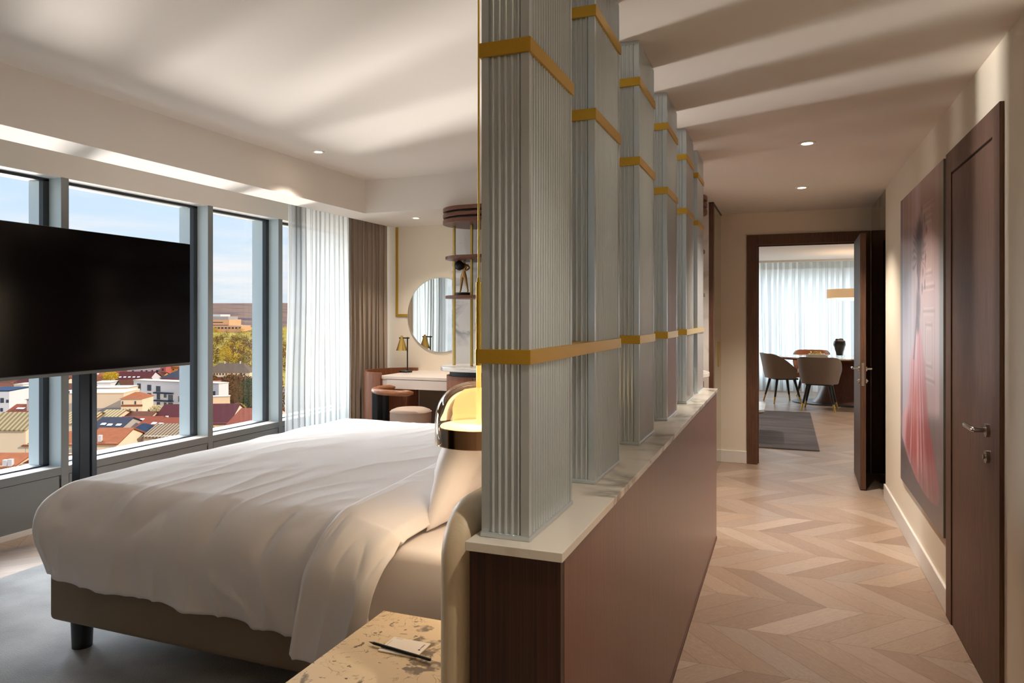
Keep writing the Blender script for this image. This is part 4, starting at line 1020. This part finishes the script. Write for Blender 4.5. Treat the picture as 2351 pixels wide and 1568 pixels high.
def house(label, u0, u1, vt, s, dep, rot, wm, roof='flat', vr=None, rm=None, wins=(), sky=(), chim=(), name='house', bands=(), zb=GZ, cat='building', extra=None):
    """a building whose front runs from pixel column u0 to u1 with its eaves at row vt, s metres away"""
    uc = (u0+u1)/2; c = at(uc, vt, s); zt = c.z; r = math.radians(rot)
    w_ = (u1-u0)/FPX*s/max(.5, math.cos(r)); yaw = TH+r
    t = thing(name, label, cat, (c.x, c.y, zt), rz=yaw)
    h = w_/2; k = s/FPX
    part('walls', MB().box((-h, 0, zb-zt), (h, dep, 0)), wm, t)
    rh = ((vt-vr)*k if vr else .5)
    if roof == 'flat':
        part('roof', MB().box((-h-.15, -.15, .0), (h+.15, dep+.15, .35)), rm or R_flat, t)
    elif roof == 'gable':
        q = MB(); o_ = .5
        P = [(-h-o_, -o_, -.2), (h+o_, -o_, -.2), (h+o_, dep/2, rh), (-h-o_, dep/2, rh), (-h-o_, dep+o_, -.2), (h+o_, dep+o_, -.2)]
        V = [q.bm.verts.new(p) for p in P]; V2 = [q.bm.verts.new((p[0], p[1], p[2]-.25)) for p in P]
        for a in (V, V2): q.bm.faces.new((a[0], a[1], a[2], a[3])); q.bm.faces.new((a[3], a[2], a[5], a[4]))
        for i, j in ((0,1),(1,2),(2,5),(5,4),(4,3),(3,0)): q.bm.faces.new((V[i], V[j], V2[j], V2[i]))
        part('roof', q, rm, t)
        q = MB()
        for x in (-h, h): q.face([(x, 0, 0), (x, dep, 0), (x, dep/2, rh-.3)])
        part('gable', q, wm, t)
    elif roof == 'gable_front':
        q = MB(); o_ = .5
        P = [(-h-o_, -o_, -.3), (0, -o_, rh), (h+o_, -o_, -.3), (-h-o_, dep+o_, -.3), (0, dep+o_, rh), (h+o_, dep+o_, -.3)]
        V = [q.bm.verts.new(p) for p in P]; V2 = [q.bm.verts.new((p[0], p[1], p[2]-.3)) for p in P]
        for a in (V, V2): q.bm.faces.new((a[0], a[1], a[4], a[3])); q.bm.faces.new((a[1], a[2], a[5], a[4]))
        for i, j in ((0,1),(1,2),(2,5),(5,4),(4,3),(3,0)): q.bm.faces.new((V[i], V[j], V2[j], V2[i]))
        part('roof', q, rm, t)
        q = MB()
        for y in (0, dep): q.face([(-h, y, 0), (h, y, 0), (0, y, rh-.2)])
        part('gable', q, wm, t)
    elif roof == 'hip':
        q = MB(); o_ = .5; e_ = min(dep/2, h*.8)
        V = [q.bm.verts.new(p) for p in ((-h-o_, -o_, -.1), (h+o_, -o_, -.1), (h+o_, dep+o_, -.1), (-h-o_, dep+o_, -.1), (-h+e_, dep/2, rh), (h-e_, dep/2, rh))]
        for f_ in ((0, 1, 5, 4), (1, 2, 5), (2, 3, 4, 5), (3, 0, 4), (3, 2, 1, 0)): q.bm.faces.new([V[i] for i in f_])
        part('roof', q, rm, t)
    kk = k/math.cos(r)
    for (a, b, c_, d) in wins:
        x0, x1 = (a-uc)*kk, (b-uc)*kk; z1, z0 = (vt-c_)*k, (vt-d)*k
        part('window', MB().box((x0, -.12, z0), (x1, .02, z1)), M_pane, t)
    for (a, b, c_, d, m_) in bands:
        x0, x1 = (a-uc)*kk, (b-uc)*kk; z1, z0 = (vt-c_)*k, (vt-d)*k
        part('balcony' if m_ is R_navy or m_ is W_grey else 'facade_band', MB().box((x0, -.9 if m_ in (R_navy, W_grey) else -.2, z0), (x1, .01, z1)), m_, t)
    for (a, f_) in sky:                                   # skylights on the front slope
        x = (a-uc)*kk; sl = math.atan2(rh, dep/2)
        part('skylight', MB().box((x-.55, -.35, -.03), (x+.55, .55, .10), m=T(0, dep/2*f_, rh*f_+.05) @ RX(sl)), M_sky, t)
    for (a, f_, hh) in chim:
        x = (a-uc)*kk; part('chimney', MB().box((x-.35, dep/2*f_-.3, rh*f_-.6), (x+.35, dep/2*f_+.3, rh*f_+hh*.6)), W_white, t)
    return t
# window 2, from far to near
house('grey apartment block with rows of windows below the television screen', 296, 367, 838, 430, 12, 12, W_lav, wins=[(x, x+4, y, y+5) for y in (850, 861, 870) for x in (306, 324, 334, 346, 356)], name='apartment_block')
house('pink and red house beside the grey apartment block', 368, 381, 840, 420, 10, -5, W_pink, 'flat', wins=[(372, 376, 846, 851)])
house('ochre yellow house behind the dark hipped roofs', 391, 421, 842, 425, 12, -10, W_ochre, 'gable', 828, R_org, wins=[(396, 399, 847, 850), (410, 413, 847, 850)])
house('long dark roofed house with white dormers', 262, 338, 872, 360, 18, 6, W_white, 'gable', 856, R_dark, sky=[(272, .3), (282, .3), (292, .3), (302, .3), (312, .3)])
house('house with blue-black hipped roof and white walls', 366, 426, 868, 350, 14, -6, W_white, 'hip', 852, R_slate, wins=[(374, 377, 870, 873), (386, 389, 870, 873), (400, 403, 870, 873), (410, 413, 870, 873)])
house('low maroon roofed house behind the white apartments', 355, 430, 882, 320, 16, 0, W_white, 'gable', 871, R_purple)
house('orange roofed cottage at the edge of the dark pole', 205, 240, 875, 330, 12, 10, W_cream, 'gable', 858, R_org, chim=[(216, .8, 3)])
house('small white flat-roofed house left of the green gable', 214, 252, 880, 300, 10, 8, W_white, 'flat', wins=[(219, 224, 884, 887), (234, 239, 885, 889)])
house('pale green gabled house', 258, 290, 891, 292, 14, -28, W_green, 'gable_front', 873, R_brown)
t = house('modern white apartment building with balconies', 284, 520, 878, 268, 5, -20, W_white, wins=[(295, 305, 884, 899), (324, 335, 886, 900), (324, 335, 905, 918), (324, 335, 923, 935), (349, 361, 888, 901), (295, 305, 904, 917), (351, 360, 906, 919), (371, 378, 906, 914), (383, 396, 907, 920), (351, 360, 925, 936), (371, 378, 925, 932), (383, 396, 925, 936), (411, 420, 909, 922), (440, 450, 909, 922), (466, 476, 905, 918), (499, 511, 894, 907), (440, 450, 888, 900), (466, 476, 888, 900)],
      bands=[(345, 398, 902, 905, R_navy), (345, 398, 920, 923, R_navy), (345, 398, 936, 939, W_grey)], name='apartment_building')
house('white penthouse set back on the apartment roof', 374, 432, 879, 276, 5, -16, W_white, wins=[(381, 387, 882, 888), (390, 417, 883, 888)], zb=-26)
house('beige stained end block beyond the white apartments', 489, 524, 912, 236, 3, 16, W_beige)
house('big windowless cream building with grey lower wall', 205, 282, 904, 232, 12, 5, W_cream, 'flat', rm=W_beige, bands=[(205, 281, 937, 953, W_grey)], name='warehouse')
house('upper storey of the cream building', 205, 292, 892, 250, 8, 5, W_cream, 'flat')
house('cream house with orange hipped roof and balcony strip', 279, 325, 915, 226, 9, 6, W_cream, 'hip', 903, R_org, wins=[(282, 284, 921, 928), (309, 312, 921, 928), (283, 286, 939, 948), (288, 291, 939, 948), (297, 300, 939, 948), (313, 316, 939, 948)], bands=[(280, 326, 929, 933, R_org)])
house('large maroon roofed house right of the blossom tree', 352, 520, 972, 200, 22, 6, W_cream, 'gable', 938, R_purple, chim=[(381, .15, 2.2)])
house('wide orange tiled roof in the last window', 512, 606, 985, 178, 22, -4, W_cream, 'gable', 950, R_red)
house('low brown roofed house with weathered tiles', 250, 326, 970, 196, 16, 4, W_cream, 'gable', 953, R_brown, chim=[(296, .2, 1.2)])
house('shed with pale standing seam roof', 205, 246, 970, 192, 18, 0, W_cream, 'gable', 950, R_metal)
house('red roofed building with several skylights', 248, 336, 992, 178, 18, 4, W_cream, 'gable', 967, R_red, sky=[(262, .55), (280, .6), (298, .75)])
house('bright red tiled house with two skylights', 306, 402, 986, 172, 12, -4, W_cream, 'gable', 966, R_red, sky=[(338, .45), (355, .4)])
house('slate roofed house with skylights', 196, 262, 993, 170, 16, 0, W_grey, 'gable', 968, R_slate, sky=[(215, .5), (232, .45), (253, .45)])
house('white walled house with navy hipped roof', 284, 331, 1000, 158, 9, 0, W_white, 'hip', 979, R_navy, wins=[(303, 312, 1004, 1015)])
house('cream shed with corrugated striped roof', 330, 424, 1001, 156, 14, 0, W_cream, 'gable', 983, R_corr, wins=[(354, 363, 1006, 1010)])
house('house with orange roof and white parapet behind the pole', 196, 268, 1016, 148, 12, 0, W_cream, 'gable', 992, R_org, chim=[(226, .1, 2.0)])
# window 1
house('small cream rooftop hut', 32, 53, 884, 300, 8, 0, W_cream, wins=[(37, 48, 887, 891)])
house('plain cream building with a drainpipe', 6, 78, 895, 262, 18, 0, W_cream, name='building', wins=[(20, 39, 900, 907)])
house('white and blue flat-roofed house at the left frame edge', -45, 18, 899, 236, 14, 8, W_white, rm=R_navy, wins=[(0, 7, 914, 925), (12, 17, 918, 925), (0, 5, 937, 945), (-20, -12, 914, 925)])
house('red roofed house with two skylights in the first window', 10, 67, 950, 214, 12, 0, W_white, 'gable', 933, R_red, sky=[(27, .5), (36, .5)])
house('white gable end under the red roof', 36, 67, 958, 204, 14, 0, W_white, 'gable_front', 946, R_red)
house('narrow pinkish house with small windows', 64, 100, 916, 208, 16, 12, W_lav, 'hip', 911, R_dark, wins=[(70, 73, 921, 926), (70, 73, 937, 946), (70, 73, 958, 967), (84, 90, 937, 946)])
house('tall cream wall under a standing seam metal roof', -30, 59, 984, 150, 10, 0, W_cream, 'gable', 953, R_metal)
house('low house with orange roof right of the cream wall', 58, 110, 1020, 150, 14, 0, W_cream, 'gable', 1002, R_org)
house('red roof low in the first window', 30, 90, 1066, 124, 10, 0, W_cream, 'gable', 1056, R_red)
house('terracotta roof corner at the bottom left', -60, 26, 1070, 122, 10, 0, W_cream, 'gable', 1052, R_org, chim=[(8, .1, 1.4), (20, .1, 1.6)])
house('cream house seen in the slit beside the pole', 118, 196, 905, 236, 20, 0, W_cream, 'flat', wins=[(158, 160, 897, 903)])
house('low red roof in the slit beside the pole', 120, 200, 1018, 150, 10, 0, W_cream, 'gable', 1000, R_org)
house('striped shed in the slit beside the pole', 120, 196, 970, 190, 14, 0, W_cream, 'gable', 953, R_metal)
# long house in the trees, research building on the hill
def ground_z(s): 
    if s < 430: return GZ
    if s < 1200: return GZ+(s-430)/770*21.5
    return GZ+21.5
house('long cream house with grey-brown hipped roof among the trees', 470, 573, 855, 470, 14, 0, W_cream, 'hip', 835, R_grey, wins=[(x, x+3, 857, 861) for x in (491, 497, 504, 511, 518, 530, 541, 560)], chim=[(507, .95, 2.5), (543, .95, 2.5)], name='long_house')
house('maroon roof below the long cream house', 480, 512, 882, 420, 14, 0, W_cream, 'gable', 868, R_purple)
W_peach = plaster('peach_cladding', (214, 160, 118))
house('upper white block of the hilltop building', 440, 506, 722, 1150, 40, 0, W_white, zb=-22)
house('pale middle storey of the hilltop building', 440, 524, 727, 1140, 40, 0, W_grey, zb=-22)
house('peach clad hilltop building with ribbon windows', 440, 526, 734, 1130, 50, 0, W_peach, wins=[(480, 512, 739, 741), (480, 524, 746, 748)], zb=-24)
house('long low wing of the hilltop building', 440, 554, 748, 1120, 40, 0, W_peach, wins=[(x, x+5, 751, 755) for x in range(484, 550, 8)], zb=-24)
# ground, hillside, far ridge
def terr_mat(name, cols, sc, rough=.95, st=(1, 1, 1)):
    m, t, p = base(name); g = t.nodes.new('ShaderNodeTexCoord'); mp_ = t.nodes.new('ShaderNodeMapping'); mp_.inputs['Scale'].default_value = st; t.links.new(g.outputs['Object'], mp_.inputs[0])
    z = t.nodes.new('ShaderNodeTexNoise'); z.inputs['Scale'].default_value = sc; z.inputs['Detail'].default_value = 9; z.inputs['Roughness'].default_value = .65; t.links.new(mp_.outputs[0], z.inputs['Vector'])
    r = t.nodes.new('ShaderNodeValToRGB'); e = r.color_ramp.elements; e[0].position = .3; e[1].position = .7; e[0].color = srgb(*cols[0]); e[1].color = srgb(*cols[-1])
    for k, c in enumerate(cols[1:-1]): q = e.new(.3+.4*(k+1)/(len(cols)-1)); q.color = srgb(*c)
    t.links.new(z.outputs['Fac'], r.inputs[0]); t.links.new(r.outputs[0], p.inputs['Base Color']); p.inputs['Roughness'].default_value = rough; p.inputs['Specular IOR Level'].default_value = 0; return m
def polar(name, s0, s1, ns, u0, u1, nu, zf, m):
    q = MB(); q.grid(ns, nu, lambda a, b: (lambda s, u: Vector((at(u, HZ, s).x, at(u, HZ, s).y, zf(s, u))))(s0*(s1/s0)**a, u0+(u1-u0)*b)); return q.build(name, m, smooth=True)
o = polar('ground', 20, 440, 12, -2200, 1300, 40, lambda s, u: GZ, terr_mat('town_ground', ((88, 80, 70), (120, 108, 92), (96, 98, 70)), .06)); struct(o)
o = polar('hillside', 430, 1400, 50, -1500, 1300, 120, lambda s, u: ground_z(s)+3*noise.noise(Vector((s*.01, u*.01, 0))), terr_mat('spring_hillside', ((84, 64, 36), (112, 100, 44), (136, 114, 60), (100, 92, 36)), .012, st=(1, 3, 1))); struct(o)
def ridge(s, u):
    a = (s-1400)/3400
    return GZ+15+ (108+16*noise.noise(Vector((u*.004, 1, 0)))+6*noise.noise(Vector((u*.02, 2, 0))))*sst(.25, 1, a)*1.0 - 30*sst(0, .25, a)*(1-sst(.25, .5, a)) + 14*noise.noise(Vector((u*.006, s*.0016, 4)))*a
o = polar('far_ridge', 1400, 4800, 40, -1500, 1300, 160, ridge, terr_mat('wooded_ridge', ((52, 54, 68), (84, 68, 64), (106, 84, 70), (64, 62, 70)), .0035, st=(1, 3, 1))); struct(o)  # bluish tones put distance haze into the ridge colour
# trees
def leafmat(n, a, b):
    m, t, p = base(n); oi = t.nodes.new('ShaderNodeTexCoord'); z = t.nodes.new('ShaderNodeTexNoise'); z.inputs['Scale'].default_value = .9; t.links.new(oi.outputs['Object'], z.inputs['Vector'])
    r = t.nodes.new('ShaderNodeMixRGB'); t.links.new(z.outputs['Fac'], r.inputs[0]); r.inputs[1].default_value = srgb(*a); r.inputs[2].default_value = srgb(*b); t.links.new(r.outputs[0], p.inputs['Base Color']); p.inputs['Roughness'].default_value = .95; p.inputs['Specular IOR Level'].default_value = 0; return m
L_yel = leafmat('yellow_spring_leaves', (150, 128, 30), (206, 176, 60)); L_brn = leafmat('bare_brown_twigs', (78, 52, 30), (124, 88, 50)); L_grn = leafmat('dark_evergreen', (34, 46, 22), (74, 84, 38)); L_blo = leafmat('pale_blossom', (150, 136, 96), (222, 206, 168)); L_olive = leafmat('olive_leaves', (84, 74, 26), (130, 112, 40))
M_trunk = mat('tree_bark', srgb(82, 64, 50), .9)
def crown(mb, c, r, n, sz, rng, cone=False):
    for _ in range(n):
        while True:
            p = Vector((rng.uniform(-1, 1), rng.uniform(-1, 1), rng.uniform(-1, 1)))
            if p.length < 1 and (not cone or math.hypot(p.x, p.y) < (1-p.z)*.5+.08): break
        p = Vector((p.x*r[0], p.y*r[1], p.z*r[2])); p += Vector((p.x, p.y, 0))*.25*noise.noise(p*.8+Vector(c)*.1)
        a = Vector((rng.gauss(0, 1), rng.gauss(0, 1), rng.gauss(0, 1))).normalized(); b = a.orthogonal().normalized(); d = a.cross(b)
        q = Vector(c)+p; k = sz*rng.uniform(.6, 1.3)
        mb.face([q+b*k, q+d*k, q-b*k*.7-d*k*.5])
def tree(label, u, v0, v1, s, wpx, m, cone=False, n=1600, cat='tree'):
    k = s/FPX; top = at(u, v0, s); bot = at(u, v1, s); h = (top.z-bot.z); r = wpx/2*k
    zg = min(bot.z, GZ if s < 430 else ground_z(s))
    t = thing('tree', label, cat, (bot.x, bot.y, zg)); hb = bot.z-zg; rng = random.Random(int(u*7+v0))
    mb = MB(); crown(mb, (0, 0, hb+h*.55), (r, r, h*.5), n, max(.2, r*.07), rng, cone); part('crown', mb, m, t, flip=False)
    part('trunk', MB().tube([(0, 0, 0), (0, 0, hb+h*.7)], [r*.07+.15, .1], 8), M_trunk, t)
tree('bare yellowish tree rising above the small white house', 254, 853, 876, 330, 34, L_yel)
tree('pale blossoming tree in front of the white apartments', 360, 930, 958, 222, 34, L_blo)
tree('small dark green conifer beside the blossom tree', 341, 940, 962, 214, 14, L_grn, True, 500)
tree('dark evergreen tree in the last window', 572, 868, 946, 300, 56, L_grn, False, 2200)
tree('small dark evergreen beside the long cream house', 590, 848, 876, 440, 22, L_grn)
tree('bright yellow tree high on the slope', 518, 795, 836, 560, 30, L_yel)
tree('yellow-green bush at the foot of the cream end wall', 547, 926, 952, 262, 34, L_yel)
tree('bare brown tree left of the dark evergreen', 545, 878, 935, 290, 30, L_brn, False, 1100)
tree('bare brown tree behind the dark evergreen', 594, 880, 950, 268, 40, L_brn, False, 1100)
rng = random.Random(5)
def forest(mb, mi, n, s0, s1, u0=-300, u1=700, hgt=(6, 11), dens=46):
    for _ in range(n):
        s = s0+(s1-s0)*rng.random()**.8; u = rng.uniform(u0, u1); p = at(u, HZ, s); z = ground_z(s); r = rng.uniform(2.6, 5.0); h = rng.uniform(*hgt)
        f0 = len(mb.bm.faces); crown(mb, (p.x, p.y, z+h*.6), (r, r, h*.55), int(dens*2.2), .62, rng)
        mb.bm.faces.ensure_lookup_table()
        for k in range(f0, len(mb.bm.faces)): mb.bm.faces[k].material_index = mi
fw = MB()
forest(fw, 0, 620, 480, 860); forest(fw, 1, 260, 500, 1000); forest(fw, 2, 120, 520, 1180, dens=60)
o = fw.build('woodland', [L_brn, L_olive, L_yel], flip=False); tag(o, 'brown and yellow spring woodland covering the slope behind the houses', 'woodland', kind='stuff')
fw = MB(); forest(fw, 0, 60, 300, 430, 430, 640, (6, 10), 200)
o = fw.build('garden_trees', [L_brn], flip=False); tag(o, 'bare garden trees between the town houses in the last window', 'trees', kind='stuff')
# filler houses further back in the town
rng = random.Random(11)
for i in range(34):
    s = rng.uniform(300, 430); u = rng.uniform(-60, 470)
    if 284 < u < 514 and s < 330: continue
    zt = GZ+rng.uniform(7, 10); v = HZ-(zt-EYE)/s*FPX; w_ = rng.uniform(14, 26)/s*FPX
    wm = rng.choice([(W_cream, 'cream'), (W_white, 'white'), (W_lav, 'lavender'), (W_ochre, 'ochre')]); rm = rng.choice([(R_red, 'red'), (R_org, 'orange'), (R_dark, 'dark'), (R_brown, 'brown')])
    h_ = house('%s walled house with %s pitched roof in the back rows of the town' % (wm[1], rm[1]), u-w_/2, u+w_/2, v, s, 12, rng.uniform(-25, 25), wm[0], 'gable', v-rng.uniform(10, 15)*300/s, rm[0])
    h_['group'] = 'back row houses %s %s' % (wm[1], rm[1])
